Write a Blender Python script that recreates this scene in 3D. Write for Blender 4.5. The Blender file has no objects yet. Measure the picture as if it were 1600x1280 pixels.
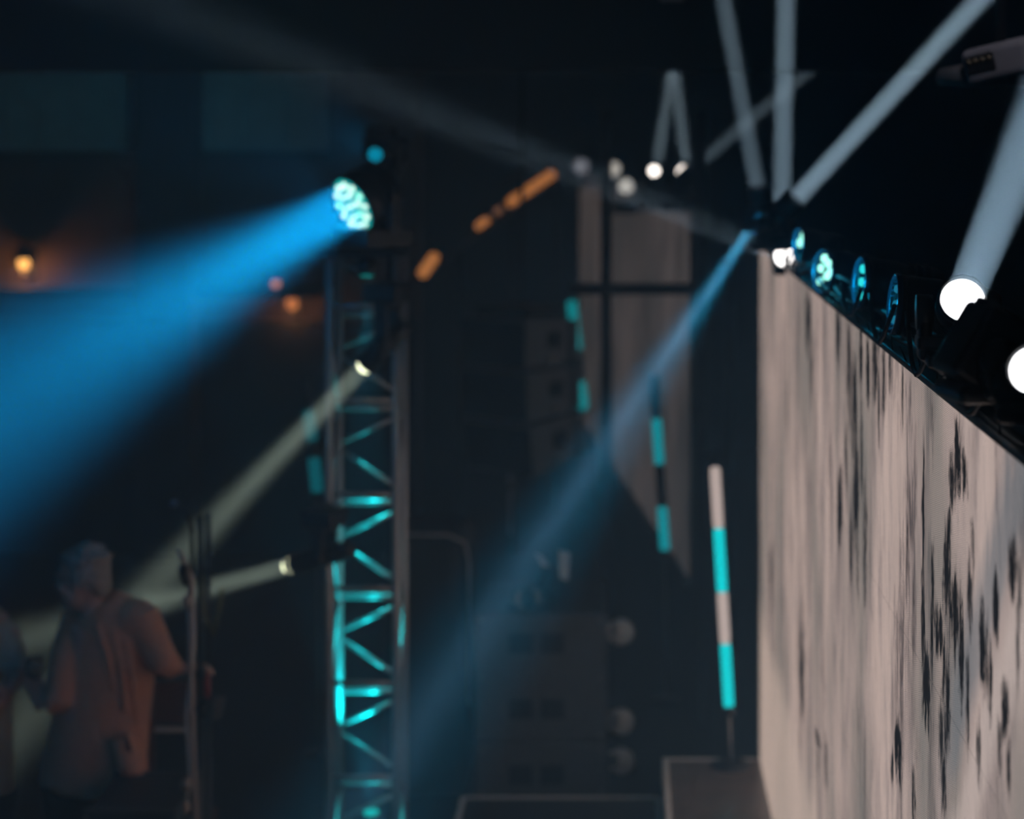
import bpy, bmesh, math, random
from mathutils import Vector, Matrix, Quaternion, Euler

random.seed(7)
scene = bpy.context.scene
COL = scene.collection
V = Vector
PI = math.pi

# ------------------------------------------------------------------ camera
CZ = 3.34            # camera height over the hall floor
FP = 3000.0          # focal length in pixels of the 1600 px wide frame
PX, PY = 980.0, 216.0  # principal point (shifted lens, level camera looking along +Y)


def at(px, py, y):
    """world point seen at pixel (px, py) at the distance y"""
    return V(((px - PX) / FP * y, y, CZ - (py - PY) / FP * y))


cam_d = bpy.data.cameras.new('camera')
cam = bpy.data.objects.new('camera', cam_d)
COL.objects.link(cam)
cam.location = (0, 0, CZ)
cam.rotation_euler = (PI / 2, 0, 0)
cam_d.sensor_width = 36
cam_d.lens = FP / 1600 * 36
cam_d.shift_x = (800 - PX) / 1600
cam_d.shift_y = (PY - 640) / 1600
cam_d.clip_start = 0.05
cam_d.dof.use_dof = True
cam_d.dof.focus_distance = 3.75
cam_d.dof.aperture_fstop = 67.5 / 30.0      # entrance pupil of 30 mm
scene.camera = cam

# ------------------------------------------------------------------ world, haze, exposure
world = bpy.data.worlds.new('hall_air')
scene.world = world
world.use_nodes = True
wn = world.node_tree
wn.nodes.clear()
w_out = wn.nodes.new('ShaderNodeOutputWorld')
w_bg = wn.nodes.new('ShaderNodeBackground')
w_bg.inputs[0].default_value = (0, 0, 0, 1)
w_bg.inputs[1].default_value = 0.0
w_vol = wn.nodes.new('ShaderNodeVolumeScatter')   # thin stage haze in the air of the hall
HAZE = 0.036
w_vol.inputs['Color'].default_value = (0.36, 0.68, 1.0, 1)
w_vol.inputs['Density'].default_value = HAZE
w_vol.inputs['Anisotropy'].default_value = 0.0
wn.links.new(w_bg.outputs[0], w_out.inputs['Surface'])
wn.links.new(w_vol.outputs[0], w_out.inputs['Volume'])

vs = scene.view_settings
vs.view_transform = 'Standard'
vs.look = 'None'
vs.exposure = 0.0
vs.gamma = 1.0
vs.use_curve_mapping = False
cy = scene.cycles
cy.max_bounces = 4
cy.diffuse_bounces = 2
cy.glossy_bounces = 2
cy.transmission_bounces = 3
cy.volume_bounces = 1
cy.transparent_max_bounces = 6
cy.sample_clamp_indirect = 2.0
cy.use_denoising = True
cy.use_adaptive_sampling = True
cy.adaptive_threshold = 0.06
cy.adaptive_min_samples = 16
cy.caustics_reflective = False
cy.caustics_refractive = False

# ------------------------------------------------------------------ materials
MATS = {}


def mat(name, color, rough=0.6, metal=0.0, var=0.12, scale=14.0, bump=0.0, spec=0.5, sheen=0.0):
    if name in MATS:
        return MATS[name]
    m = bpy.data.materials.new(name)
    m.use_nodes = True
    nt = m.node_tree
    b = nt.nodes['Principled BSDF']
    tc = nt.nodes.new('ShaderNodeTexCoord')
    nz = nt.nodes.new('ShaderNodeTexNoise')
    nz.inputs['Scale'].default_value = scale
    nz.inputs['Detail'].default_value = 4
    nt.links.new(tc.outputs['Object'], nz.inputs['Vector'])
    rp = nt.nodes.new('ShaderNodeValToRGB')
    c = color
    rp.color_ramp.elements[0].position = 0.3
    rp.color_ramp.elements[1].position = 0.7
    rp.color_ramp.elements[0].color = (c[0] * (1 - var), c[1] * (1 - var), c[2] * (1 - var), 1)
    rp.color_ramp.elements[1].color = (min(1, c[0] * (1 + var)), min(1, c[1] * (1 + var)), min(1, c[2] * (1 + var)), 1)
    nt.links.new(nz.outputs['Fac'], rp.inputs['Fac'])
    nt.links.new(rp.outputs['Color'], b.inputs['Base Color'])
    b.inputs['Roughness'].default_value = rough
    b.inputs['Metallic'].default_value = metal
    b.inputs['Specular IOR Level'].default_value = spec
    if sheen:
        b.inputs['Sheen Weight'].default_value = sheen
    if bump:
        bp = nt.nodes.new('ShaderNodeBump')
        bp.inputs['Strength'].default_value = bump
        bp.inputs['Distance'].default_value = 0.01
        nt.links.new(nz.outputs['Fac'], bp.inputs['Height'])
        nt.links.new(bp.outputs['Normal'], b.inputs['Normal'])
    MATS[name] = m
    return m


def emit(name, color, strength, sample=True):
    if name in MATS:
        return MATS[name]
    m = bpy.data.materials.new(name)
    m.use_nodes = True
    nt = m.node_tree
    nt.nodes.clear()
    o = nt.nodes.new('ShaderNodeOutputMaterial')
    e = nt.nodes.new('ShaderNodeEmission')
    e.inputs[0].default_value = (*color, 1)
    e.inputs[1].default_value = strength
    nt.links.new(e.outputs[0], o.inputs[0])
    if not sample:
        m.cycles.emission_sampling = 'NONE'
    MATS[name] = m
    return m


# ------------------------------------------------------------------ mesh helpers
class MB:
    def __init__(self):
        self.bm = bmesh.new()

    def _xf(self, verts, M):
        for v in verts:
            v.co = M @ v.co

    def box(self, c, s, rot=None, bevel=0.0, seg=2):
        t = bmesh.new()
        bmesh.ops.create_cube(t, size=1.0)
        for v in t.verts:
            v.co = V((v.co.x * s[0], v.co.y * s[1], v.co.z * s[2]))
        if bevel:
            bmesh.ops.bevel(t, geom=list(t.edges), offset=bevel, segments=seg, profile=0.5, affect='EDGES')
        R = rot if rot is not None else Matrix.Identity(3)
        M = Matrix.Translation(V(c)) @ R.to_4x4()
        self._merge(t, M)
        return self

    def _merge(self, t, M=None):
        mp = {}
        for v in t.verts:
            mp[v] = self.bm.verts.new(M @ v.co if M is not None else v.co)
        for f in t.faces:
            try:
                nf = self.bm.faces.new([mp[v] for v in f.verts])
                nf.smooth = f.smooth
            except ValueError:
                pass
        t.free()

    def lathe(self, prof, origin, axis, seg=20, smooth=True, sx=1.0, up=None):
        """prof: list of (radius, height along the axis)"""
        q = V(axis).normalized().to_track_quat('Z', 'Y').to_matrix()
        rings = []
        for r, h in prof:
            if r <= 1e-6:
                rings.append([self.bm.verts.new(V(origin) + q @ V((0, 0, h)))])
            else:
                rings.append([self.bm.verts.new(V(origin) + q @ V((r * sx * math.cos(2 * PI * k / seg), r * math.sin(2 * PI * k / seg), h))) for k in range(seg)])
        for a, b in zip(rings, rings[1:]):
            for k in range(seg):
                k2 = (k + 1) % seg
                if len(a) == 1 and len(b) == 1:
                    continue
                if len(a) == 1:
                    f = self.bm.faces.new((a[0], b[k], b[k2]))
                elif len(b) == 1:
                    f = self.bm.faces.new((a[k], b[0], a[k2]))
                else:
                    f = self.bm.faces.new((a[k], b[k], b[k2], a[k2]))
                f.smooth = smooth
        return self

    def tube(self, pts, radii, seg=8, caps=True, flat=None):
        pts = [V(p) for p in pts]
        if not isinstance(radii, (list, tuple)):
            radii = [radii] * len(pts)
        rings = []
        prev = None
        for i, p in enumerate(pts):
            d = (pts[min(i + 1, len(pts) - 1)] - pts[max(i - 1, 0)]).normalized()
            if prev is None:
                u = d.orthogonal().normalized() if flat is None else (V(flat) - d * V(flat).dot(d)).normalized()
            else:
                u = (prev - d * prev.dot(d)).normalized()
            w = d.cross(u)
            prev = u
            r = radii[i]
            ru, rw = r if isinstance(r, (list, tuple)) else (r, r)
            rings.append([self.bm.verts.new(p + u * (ru * math.cos(2 * PI * k / seg)) + w * (rw * math.sin(2 * PI * k / seg))) for k in range(seg)])
        for a, b in zip(rings, rings[1:]):
            for k in range(seg):
                f = self.bm.faces.new((a[k], a[(k + 1) % seg], b[(k + 1) % seg], b[k]))
                f.smooth = True
        if caps:
            self.bm.faces.new(list(reversed(rings[0])))
            self.bm.faces.new(rings[-1])
        return self

    def ball(self, c, r, rot=None, seg=16):
        t = bmesh.new()
        bmesh.ops.create_uvsphere(t, u_segments=seg, v_segments=max(6, seg // 2 + 2), radius=1.0)
        for f in t.faces:
            f.smooth = True
        if not isinstance(r, (list, tuple)):
            r = (r, r, r)
        R = rot if rot is not None else Matrix.Identity(3)
        M = Matrix.Translation(V(c)) @ R.to_4x4() @ Matrix.Diagonal((r[0], r[1], r[2], 1))
        self._merge(t, M)
        return self

    def poly(self, pts):
        self.bm.faces.new([self.bm.verts.new(V(p)) for p in pts])
        return self

    def prism(self, pts, off):
        """a flat outline pushed along off into a solid"""
        off = V(off)
        a = [self.bm.verts.new(V(p)) for p in pts]
        b = [self.bm.verts.new(V(p) + off) for p in pts]
        self.bm.faces.new(a)
        self.bm.faces.new(list(reversed(b)))
        n = len(a)
        for k in range(n):
            self.bm.faces.new((a[k], b[k], b[(k + 1) % n], a[(k + 1) % n]))
        return self

    def build(self, name, material, parent=None, local=False):
        """world coordinates in; the mesh is stored relative to its parent (or to its own base)"""
        bmesh.ops.recalc_face_normals(self.bm, faces=self.bm.faces)
        if parent is None:
            xs = [v.co for v in self.bm.verts]
            lo = V((min(c.x for c in xs), min(c.y for c in xs), min(c.z for c in xs)))
            hi = V((max(c.x for c in xs), max(c.y for c in xs), max(c.z for c in xs)))
            org = V(((lo.x + hi.x) / 2, (lo.y + hi.y) / 2, lo.z))
        else:
            org = V((0, 0, 0)) if local else ORIGIN[parent.name]
        for v in self.bm.verts:
            v.co -= org
        me = bpy.data.meshes.new(name)
        self.bm.to_mesh(me)
        self.bm.free()
        me.materials.append(material)
        o = bpy.data.objects.new(name, me)
        COL.objects.link(o)
        if parent is None:
            o.location = org
            ORIGIN[o.name] = org
        else:
            o.parent = parent
            ORIGIN[o.name] = ORIGIN[parent.name]
        return o


ORIGIN = {}


def tag(o, label=None, cat=None, group=None, kind=None):
    if label:
        o['label'] = label
    if cat:
        o['category'] = cat
    if group:
        o['group'] = group
    if kind:
        o['kind'] = kind
    return o


def thing(name, label, cat, loc, group=None, kind=None):
    o = bpy.data.objects.new(name, None)
    COL.objects.link(o)
    o.location = loc
    o.empty_display_size = 0.1
    ORIGIN[o.name] = V(loc)
    tag(o, label, cat, group, kind)
    return o


def struct(name, mb, material, parent=None):
    o = mb.build(name, material, parent)
    if parent is None:
        o['kind'] = 'structure'
    return o


def lamp(kind, name, pos, aim, energy, color, parent, size=0.05, spread=4.0, spot=30.0, blend=0.6, soft=0.02):
    """the light a fixture throws, carried by that fixture"""
    L = bpy.data.lights.new(name, kind)
    L.energy = energy
    L.color = color
    if kind == 'AREA':
        L.shape = 'DISK'
        L.size = size
        L.spread = math.radians(spread)
    elif kind == 'SPOT':
        L.spot_size = math.radians(spot)
        L.spot_blend = blend
        L.shadow_soft_size = soft
    else:
        L.shadow_soft_size = soft
    o = bpy.data.objects.new(name, L)
    COL.objects.link(o)
    d = (V(aim) - V(pos)).normalized()
    o.parent = parent
    o.location = V(pos) - ORIGIN[parent.name]
    o.rotation_euler = d.to_track_quat('-Z', 'Y').to_euler()
    return o


# plain materials
m_black = mat('black_coated_metal', (0.012, 0.013, 0.015), 0.45, 0.0, 0.25, 30, 0.15)
m_plastic = mat('black_plastic_housing', (0.016, 0.017, 0.019), 0.38, 0.0, 0.2, 40)
m_cable = mat('black_cable_rubber', (0.013, 0.013, 0.014), 0.55, 0.0, 0.2, 60)
m_alu = mat('brushed_aluminium', (0.45, 0.45, 0.46), 0.42, 0.55, 0.12, 50, 0.1)
m_chrome = mat('chromed_metal', (0.75, 0.75, 0.76), 0.22, 0.95, 0.05, 20)
m_box = mat('speaker_textured_paint', (0.11, 0.115, 0.125), 0.62, 0.0, 0.18, 70, 0.3)
m_array = mat('grey_array_paint', (0.34, 0.33, 0.32), 0.6, 0.0, 0.15, 60, 0.2)
m_grille = mat('speaker_grille_cloth', (0.02, 0.02, 0.022), 0.8, 0.0, 0.2, 90, 0.3)
m_case = mat('flight_case_laminate', (0.025, 0.024, 0.024), 0.5, 0.0, 0.2, 20, 0.1)
m_wall = mat('dark_painted_plaster', (0.040, 0.044, 0.050), 0.85, 0.0, 0.2, 3, 0.2)
m_wallbrown = mat('brown_plaster', (0.10, 0.075, 0.065), 0.85, 0.0, 0.2, 4, 0.2)
m_ceil = mat('black_ceiling_paint', (0.014, 0.015, 0.017), 0.9, 0.0, 0.2, 3)
m_floor = mat('dark_hall_floor', (0.016, 0.015, 0.015), 0.75, 0.0, 0.25, 5)
m_stage = mat('stage_deck_plywood', (0.16, 0.125, 0.11), 0.35, 0.0, 0.2, 9, 0.1)
m_stage_dark = mat('stage_deck_black', (0.03, 0.03, 0.033), 0.45, 0.0, 0.2, 9, 0.1)
m_edge = mat('deck_edge_aluminium', (0.88, 0.85, 0.83), 0.4, 0.0, 0.1, 30)
m_curtain = mat('blue_grey_curtain', (0.45, 0.60, 0.64), 0.9, 0.0, 0.12, 6)
m_drape = mat('black_stage_drape', (0.02, 0.022, 0.026), 0.95, 0.0, 0.25, 6, 0.2, sheen=0.1)

# ------------------------------------------------------------------ the hall
XL, XR, YB, ZC = -14.0, 6.0, 20.5, 6.2
struct('floor', MB().box(((XL + XR) / 2, 9.0, -0.05), (XR - XL, 25, 0.1)), m_floor)
struct('ceiling', MB().box(((XL + XR) / 2, 9.0, ZC + 0.05), (XR - XL, 25, 0.1)), m_ceil)
struct('wall_back', MB().box(((XL + XR) / 2, YB + 0.05, ZC / 2), (XR - XL, 0.1, ZC)), m_wall)
struct('wall_left', MB().box((XL - 0.05, 9.0, ZC / 2), (0.1, 25, ZC)), m_wall)
struct('wall_right', MB().box((XR + 0.05, 9.0, ZC / 2), (0.1, 25, ZC)), m_wall)

# ------------------------------------------------------------------ LED walls
WX = 0.583                       # plane of the near screen
W_TOP, W_BOT = 2.864, 0.60
W_Y0, W_Y1 = 1.18, 8.45


def led_material(name, strength, blobs=(), near=False, low=False, pitch=0.0039, tint=(1, 1, 1)):
    """video picture on a screen cabinet; only the details that touch this cabinet are added"""
    m = bpy.data.materials.new(name)
    m.use_nodes = True
    nt = m.node_tree
    nt.nodes.clear()
    N, Lk = nt.nodes.new, nt.links.new
    out = N('ShaderNodeOutputMaterial')
    geo = N('ShaderNodeNewGeometry')
    sep = N('ShaderNodeSeparateXYZ')
    Lk(geo.outputs['Position'], sep.inputs[0])
    Y, Z = sep.outputs[1], sep.outputs[2]

    def mth(op, a, b=None, c=None, clamp=False):
        n = N('ShaderNodeMath')
        n.operation = op
        n.use_clamp = clamp
        for i, x in enumerate((a, b, c)):
            if x is None:
                continue
            if isinstance(x, (int, float)):
                n.inputs[i].default_value = x
            else:
                Lk(x, n.inputs[i])
        return n.outputs[0]

    def noise(scale, detail=3, rough=0.55, off=0.0, sy=1.0, sz=1.0):
        mp = N('ShaderNodeMapping')
        Lk(geo.outputs['Position'], mp.inputs['Vector'])
        mp.inputs['Location'].default_value = (off, off, off)
        mp.inputs['Scale'].default_value = (0.0, sy, sz)
        n = N('ShaderNodeTexNoise')
        n.inputs['Scale'].default_value = scale
        n.inputs['Detail'].default_value = detail
        n.inputs['Roughness'].default_value = rough
        Lk(mp.outputs[0], n.inputs['Vector'])
        return n.outputs['Fac']

    def ramp(f, stops):
        r = N('ShaderNodeValToRGB')
        el = r.color_ramp.elements
        while len(el) < len(stops):
            el.new(0.5)
        for e, (p, c) in zip(el, stops):
            e.position = p
            e.color = (*c, 1)
        Lk(f, r.inputs[0])
        return r.outputs[0]

    def mix(f, a, b, mode='MIX'):
        n = N('ShaderNodeMix')
        n.data_type = 'RGBA'
        n.blend_type = mode
        for i, x in ((0, f), (6, a), (7, b)):
            if isinstance(x, (int, float)):
                n.inputs[i].default_value = x
            elif isinstance(x, tuple):
                n.inputs[i].default_value = (*x, 1)
            else:
                Lk(x, n.inputs[i])
        return n.outputs[2]

    # the picture: pale sandy rock, cooler bands, dark clefts, a light ground strip
    c = ramp(noise(1.5, 3, 0.6, 3.1, 1.0, 0.5), [(0.34, (0.22, 0.21, 0.205)), (0.45, (0.30, 0.262, 0.25)), (0.55, (0.42, 0.345, 0.33)), (0.68, (0.53, 0.43, 0.405))])
    soft = noise(5.5, 5, 0.7, 1.3, 1.25, 0.30)
    c = mix(1.0, c, ramp(soft, [(0.27, (0.30, 0.31, 0.33)), (0.40, (0.66, 0.67, 0.69)), (0.50, (0.95, 0.95, 0.95)), (0.72, (1.1, 1.08, 1.06))]), 'MULTIPLY')
    crack = noise(2.6, 6, 0.78, 6.4, 1.7, 0.42)
    c = mix(1.0, c, ramp(crack, [(0.30, (0.04, 0.04, 0.05)), (0.37, (0.45, 0.45, 0.47)), (0.43, (0.93, 0.93, 0.93)), (0.5, (1, 1, 1))]), 'MULTIPLY')
    if low:
        g = mth('MULTIPLY', mth('SUBTRACT', mth('ADD', 1.33, mth('MULTIPLY_ADD', soft, 0.4, -0.2)), Z), 7.0, clamp=True)
        gy = mth('MULTIPLY', mth('SUBTRACT', Y, 4.6), 0.9, clamp=True)
        c = mix(mth('MULTIPLY', g, mth('MULTIPLY', gy, 0.7)), c, (0.54, 0.45, 0.41))
    if near:
        # pale and slate bands running down to the left
        dg = mth('ADD', Z, mth('ADD', mth('MULTIPLY_ADD', Y, 0.92, -2.594), mth('MULTIPLY', soft, 0.25)))
        fade = mth('MULTIPLY', mth('SUBTRACT', 3.65, Y), 4.0, clamp=True)
        pale = ramp(mth('MULTIPLY', dg, 0.25), [(0.66, (0, 0, 0)), (0.68, (1, 1, 1)), (0.70, (1, 1, 1)), (0.715, (0, 0, 0))])
        c = mix(mth('MULTIPLY', mth('MULTIPLY', pale, fade), 0.6), c, (0.55, 0.47, 0.45))
        slate = ramp(mth('MULTIPLY', dg, 0.25), [(0.718, (0, 0, 0)), (0.735, (1, 1, 1)), (0.757, (1, 1, 1)), (0.78, (0, 0, 0))])
        c = mix(mth('MULTIPLY', mth('MULTIPLY', slate, fade), 0.65), c, (0.13, 0.16, 0.19))
    if blobs:
        rag = mth('MULTIPLY_ADD', noise(17.0, 4, 0.85, 11.0, 1.7, 0.30), 11.0, -5.5)
        dark = None
        for (by, bz, ry, rz, w) in blobs:
            dy = mth('MULTIPLY_ADD', Y, 1 / ry, -by / ry)
            dz = mth('MULTIPLY_ADD', Z, 1 / rz, -bz / rz)
            d2 = mth('MULTIPLY_ADD', dy, dy, mth('MULTIPLY', dz, dz))
            v = mth('MULTIPLY', mth('SUBTRACT', mth('ADD', rag, 1.7), d2), w * 1.0, clamp=True)
            v = mth('MULTIPLY', v, mth('SUBTRACT', 4.4, d2, clamp=True))
            dark = v if dark is None else mth('MAXIMUM', dark, v)
        c = mix(dark, c, (0.012, 0.013, 0.016))
    # rows and columns of diodes
    k = 2 * PI / pitch
    stag = mth('MULTIPLY_ADD', Z, k, mth('MULTIPLY', mth('FLOOR', mth('DIVIDE', Y, pitch)), PI * 0.5))
    rowz = mth('MULTIPLY_ADD', mth('SINE', mth('MULTIPLY', Z, k)), 0.32, 0.75)
    rowq = mth('MULTIPLY_ADD', mth('SINE', stag), 0.22, 0.25)
    dots = mth('ADD', rowz, rowq)
    c = mix(1.0, c, tint, 'MULTIPLY')
    e = N('ShaderNodeEmission')
    Lk(c, e.inputs[0])
    Lk(mth('MULTIPLY', dots, strength), e.inputs[1])
    Lk(e.outputs[0], out.inputs[0])
    MATS[name] = m
    return m


# dark clefts of the picture (position on the screen plane, half sizes, weight)
def cleft(px, py, rx, ry, w=1.0):
    y = WX * FP / (px - PX)
    z = CZ - (py - PY) / FP * y
    return (y, z, rx * y * y / (WX * FP), ry * y / FP, w)


CLEFTS = [cleft(*a) for a in (
    (1497, 705, 7, 52), (1487, 745, 4, 44, .8), (1508, 745, 4, 34, .9), (1480, 905, 6, 70), (1492, 960, 5, 60, .9),
    (1442, 960, 2.5, 150, .7), (1448, 1075, 5, 55), (1466, 985, 7, 34, .8), (1478, 1085, 5, 70, .9), (1537, 1020, 7, 62),
    (1556, 950, 4, 45, .9), (1583, 885, 5, 45, .8), (1570, 1105, 5, 42, .9), (1562, 1165, 3, 45, .7), (1520, 860, 3, 50, .6),
    (1335, 640, 5, 70, .9), (1338, 770, 4, 90, .9), (1352, 830, 3, 90, .5), (1312, 785, 3.5, 55, .9), (1262, 500, 4, 45, .9),
    (1268, 570, 2.5, 60, .6), (1205, 905, 2.5, 45, .85), (1252, 1030, 4.5, 75, .85), (1277, 1152, 4, 9, .8), (1290, 1190, 2.5, 34, .8),
    (1404, 1180, 5, 40), (1394, 1200, 2.5, 26, .8), (1366, 565, 4, 52, .9), (1381, 590, 3, 60, .8), (1356, 590, 3, 50, .8),
    (1345, 560, 2.2, 60, .8), (1373, 620, 1.8, 80, .6), (1391, 570, 2, 40, .6), (1326, 580, 2, 60, .7), (1502, 1010, 3.5, 80, .8), (1515, 930, 4, 55, .7),
    (1458, 900, 3, 60, .5), (1590, 1010, 3, 60, .6), (1530, 1180, 3, 60, .6), (1443, 800, 1.6, 150, .6), (1340, 880, 2.5, 50, .5), (1230, 640, 2, 60, .35), (1309, 525, 3, 40, .7), (1322, 720, 2, 60, .6), (1428, 1240, 3, 50, .8), (1474, 1230, 3, 50, .8), (1410, 610, 2, 50, .4), (1484, 840, 3, 45, .9), (1470, 1150, 4, 60, .7), (1512, 1090, 2.5, 70, .7), (1548, 1060, 2.5, 60, .6),
    (1456, 1010, 2.2, 80, .7), (1576, 1210, 3, 45, .6), (1594, 930, 2.5, 50, .7), (1346, 700, 2, 90, .7), (1329, 860, 2, 60, .5))]
m_led_far = led_material('far_led_screen_face', 0.17, tint=(0.88, 1.0, 1.14))
LED_MATS = {}


def near_face(y0, y1, z0, z1):
    """the face of one cabinet of the near screen"""
    bl = [q for q in CLEFTS if q[0] + 2.1 * q[2] > y0 and q[0] - 2.1 * q[2] < y1 and q[1] + 2.1 * q[3] > z0 and q[1] - 2.1 * q[3] < z1]
    key = (tuple(bl), y0 < 3.7, z0 < 1.6)
    if key not in LED_MATS:
        LED_MATS[key] = led_material('led_screen_face', 0.92, bl, y0 < 3.7, z0 < 1.6)
    return LED_MATS[key]


m_ledback = mat('led_cabinet_black', (0.012, 0.012, 0.013), 0.6)


def led_wall(name, label, a, b, z0, z1, ncol, nrow, mface, gap=0.0025, group=None):
    """screen of cabinets standing from point a to point b (xy), seen from its left side"""
    a, b = V((a[0], a[1], 0)), V((b[0], b[1], 0))
    t = (b - a).normalized()
    n = V((t.y, -t.x, 0))
    w = (b - a).length / ncol
    h = (z1 - z0) / nrow
    root = thing(name, label, 'screen', (a.x, a.y, 0), group)
    me = None
    for i in range(ncol):
        for j in range(nrow):
            c = a + t * (w * (i + 0.5)) + V((0, 0, z0 + h * (j + 0.5)))
            if me is None:
                R = Matrix((t, -n, V((0, 0, 1)))).transposed()
                mb = MB().box(V((0, 0.012, 0)) , (w - gap, 0.024, h - gap), None, 0.0)
                for v in mb.bm.verts:
                    v.co = R @ v.co
                o = mb.build('led_panel', mface or m_ledback, root, local=True)
                me = o.data
            else:
                o = bpy.data.objects.new('led_panel', me)
                COL.objects.link(o)
                o.parent = root
            o.location = c - V((a.x, a.y, 0))
            if mface is None:
                o.material_slots[0].link = 'OBJECT'
                o.material_slots[0].material = near_face(c.y - w / 2, c.y + w / 2, c.z - h / 2, c.z + h / 2)
    L = (b - a).length
    R = Matrix((t, -n, V((0, 0, 1)))).transposed()
    fr = MB()
    fr.box((a + b) / 2 + V((0, 0, (z0 + z1) / 2)) - n * 0.06, (L + 0.01, 0.07, z1 - z0), R)
    fr.build('cabinet_backing', m_ledback, root)
    tr = MB()
    tr.box((a + b) / 2 + V((0, 0, z1 + 0.008)) - n * 0.035, (L + 0.02, 0.09, 0.014), R, 0.003)
    tr.build('top_trim', m_black, root)
    eb = MB()
    for e, s in ((a, -1), (b, 1)):
        eb.box(e + t * (s * 0.006) + V((0, 0, (z0 + z1) / 2)) - n * 0.035, (0.008, 0.085, z1 - z0), R)
    eb.build('end_trim', m_black, root)
    lg = MB()
    for k in range(4):
        p = a + t * (L * (0.08 + 0.28 * k)) - n * 0.35
        lg.tube([p, p + V((0, 0, z1 - 0.1))], 0.025, 8)
        lg.tube([p, p + n * 0.25 + V((0, 0, z0 + 0.6))], 0.018, 6)
    lg.build('support_frame', m_black, root)
    return root


led_wall('led_wall', 'tall bright LED screen showing pale rock, at the right of the stage', (WX, W_Y1), (WX, W_Y0), W_BOT, W_TOP, 13, 4, None)
led_wall('led_wall', 'dim distant LED screen behind the dark goalpost frame', (-0.47, 18.8), (0.39, 11.8), 0.62, 2.98, 12, 4, m_led_far)

# ------------------------------------------------------------------ stage decks
def deck(label, x0, x1, y0, y1, z, mtop):
    root = thing('stage_deck', label, 'platform', ((x0 + x1) / 2, (y0 + y1) / 2, 0), None)
    MB().box(((x0 + x1) / 2, (y0 + y1) / 2, z - 0.025), (x1 - x0 - 0.05, y1 - y0 - 0.05, 0.05)).build('deck_board', mtop, root)
    fr = MB()
    for x in (x0 + 0.0125, x1 - 0.0125):
        fr.box((x, (y0 + y1) / 2, z - 0.05), (0.025, y1 - y0, 0.108), None, 0.004)
    for y in (y0 + 0.0125, y1 - 0.0125):
        fr.box(((x0 + x1) / 2, y, z - 0.05), (x1 - x0 - 0.05, 0.025, 0.108), None, 0.004)
    fr.build('edge_frame', m_edge, root)
    for x in (x0 + 0.06, x1 - 0.06):
        for y in (y0 + 0.06, y1 - 0.06):
            MB().tube([(x, y, 0), (x, y, z - 0.1)], 0.024, 10).build('leg', m_alu, root)
    return root


deck('brownish raised stage deck under the bright LED screen', 0.155, 1.155, 5.4, 8.48, 0.60, m_stage)
deck('low black stage deck with pale edge, beside the raised deck', -0.743, 0.15, 5.4, 8.57, 0.40, m_stage_dark)

# ------------------------------------------------------------------ LED tubes
m_cy = emit('tube_cyan_glow', (0.0, 0.62, 0.72), 1.15)
m_cyd = emit('tube_far_cyan_glow', (0.0, 0.27, 0.36), 1.0)
m_wh = emit('tube_pale_glow', (0.48, 0.42, 0.42), 1.0)
m_cyf = emit('tube_faint_cyan_glow', (0.0, 0.085, 0.12), 1.0)
m_off = mat('tube_unlit_diffuser', (0.05, 0.055, 0.06), 0.5)


def led_tube(label, top, bot, r, segs, floor_z, group='upright LED pixel tubes'):
    top, bot = V(top), V(bot)
    root = thing('led_tube', label, 'light', (bot.x, bot.y, floor_z), group)
    for (a, b, mm) in segs:
        p, q = top.lerp(bot, a), top.lerp(bot, b)
        ln = (q - p).length
        prof = [(0, 0), (r * 0.7, 0), (r, r * 0.4), (r, ln - r * 0.4), (r * 0.7, ln), (0, ln)]
        MB().lathe(prof, p, q - p, 14).build('tube_segment', mm, root)
    d = (top - bot).normalized()
    st = MB()
    st.lathe([(0, -0.03), (r * 1.15, -0.03), (r * 1.15, 0.004), (0, 0.004)], bot, d, 14)
    st.build('end_cap', m_black, root)
    f = V((bot.x + (bot.x - top.x) * 0.15, bot.y, floor_z))
    MB().tube([bot, f + V((0, 0, 0.02))], 0.006, 8).build('stand_rod', m_alu, root)
    MB().lathe([(0, 0), (0.09, 0), (0.09, 0.008), (0.02, 0.016), (0, 0.016)], f, (0, 0, 1), 20).build('base_plate', m_black, root)
    return root


led_tube('near LED tube glowing cyan and white, at the end of the raised deck', at(1117, 730, 8.38), at(1139, 1105, 8.38), 0.0235,
         ((0, .253, m_wh), (.253, .52, m_cy), (.52, .735, m_wh), (.735, 1, m_cy)), 0.60)
led_tube('middle LED tube with two cyan sections in front of the distant screen', at(1021, 585, 11.4), at(1039, 860, 11.4), 0.030,
         ((0, .25, m_off), (.25, .51, m_cyd), (.51, .75, m_off), (.75, 1, m_cyd)), 0.0)
led_tube('farthest LED tube with two cyan sections beside the hanging speakers', at(893, 470, 17.4), at(912, 640, 17.4), 0.045,
         ((0, .45, m_cyd), (.45, .74, m_off), (.74, 1, m_cyd)), 0.0)
led_tube('faint LED tube left of the truss tower, behind the pale beam', at(476, 585, 10.4), at(496, 770, 10.4), 0.032,
         ((0, .3, m_off), (.3, .56, m_cyf), (.56, .7, m_off), (.7, 1, m_cyf)), 0.0)

# ------------------------------------------------------------------ truss tower
TX0, TX1, TY0, TY1 = -1.236, -0.958, 7.96, 8.235
T_TOP = CZ - (400 - PY) / FP * 7.96
truss = thing('truss_tower', 'aluminium lattice truss tower lit cyan from inside', 'truss', ((TX0 + TX1) / 2, (TY0 + TY1) / 2, 0))
for x in (TX0, TX1):
    for y in (TY0, TY1):
        MB().tube([(x, y, 0.02), (x, y, T_TOP)], 0.0185, 12).build('leg', m_alu, truss)


def zrear(py):
    return CZ - (py - PY) / FP * TY1


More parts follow.
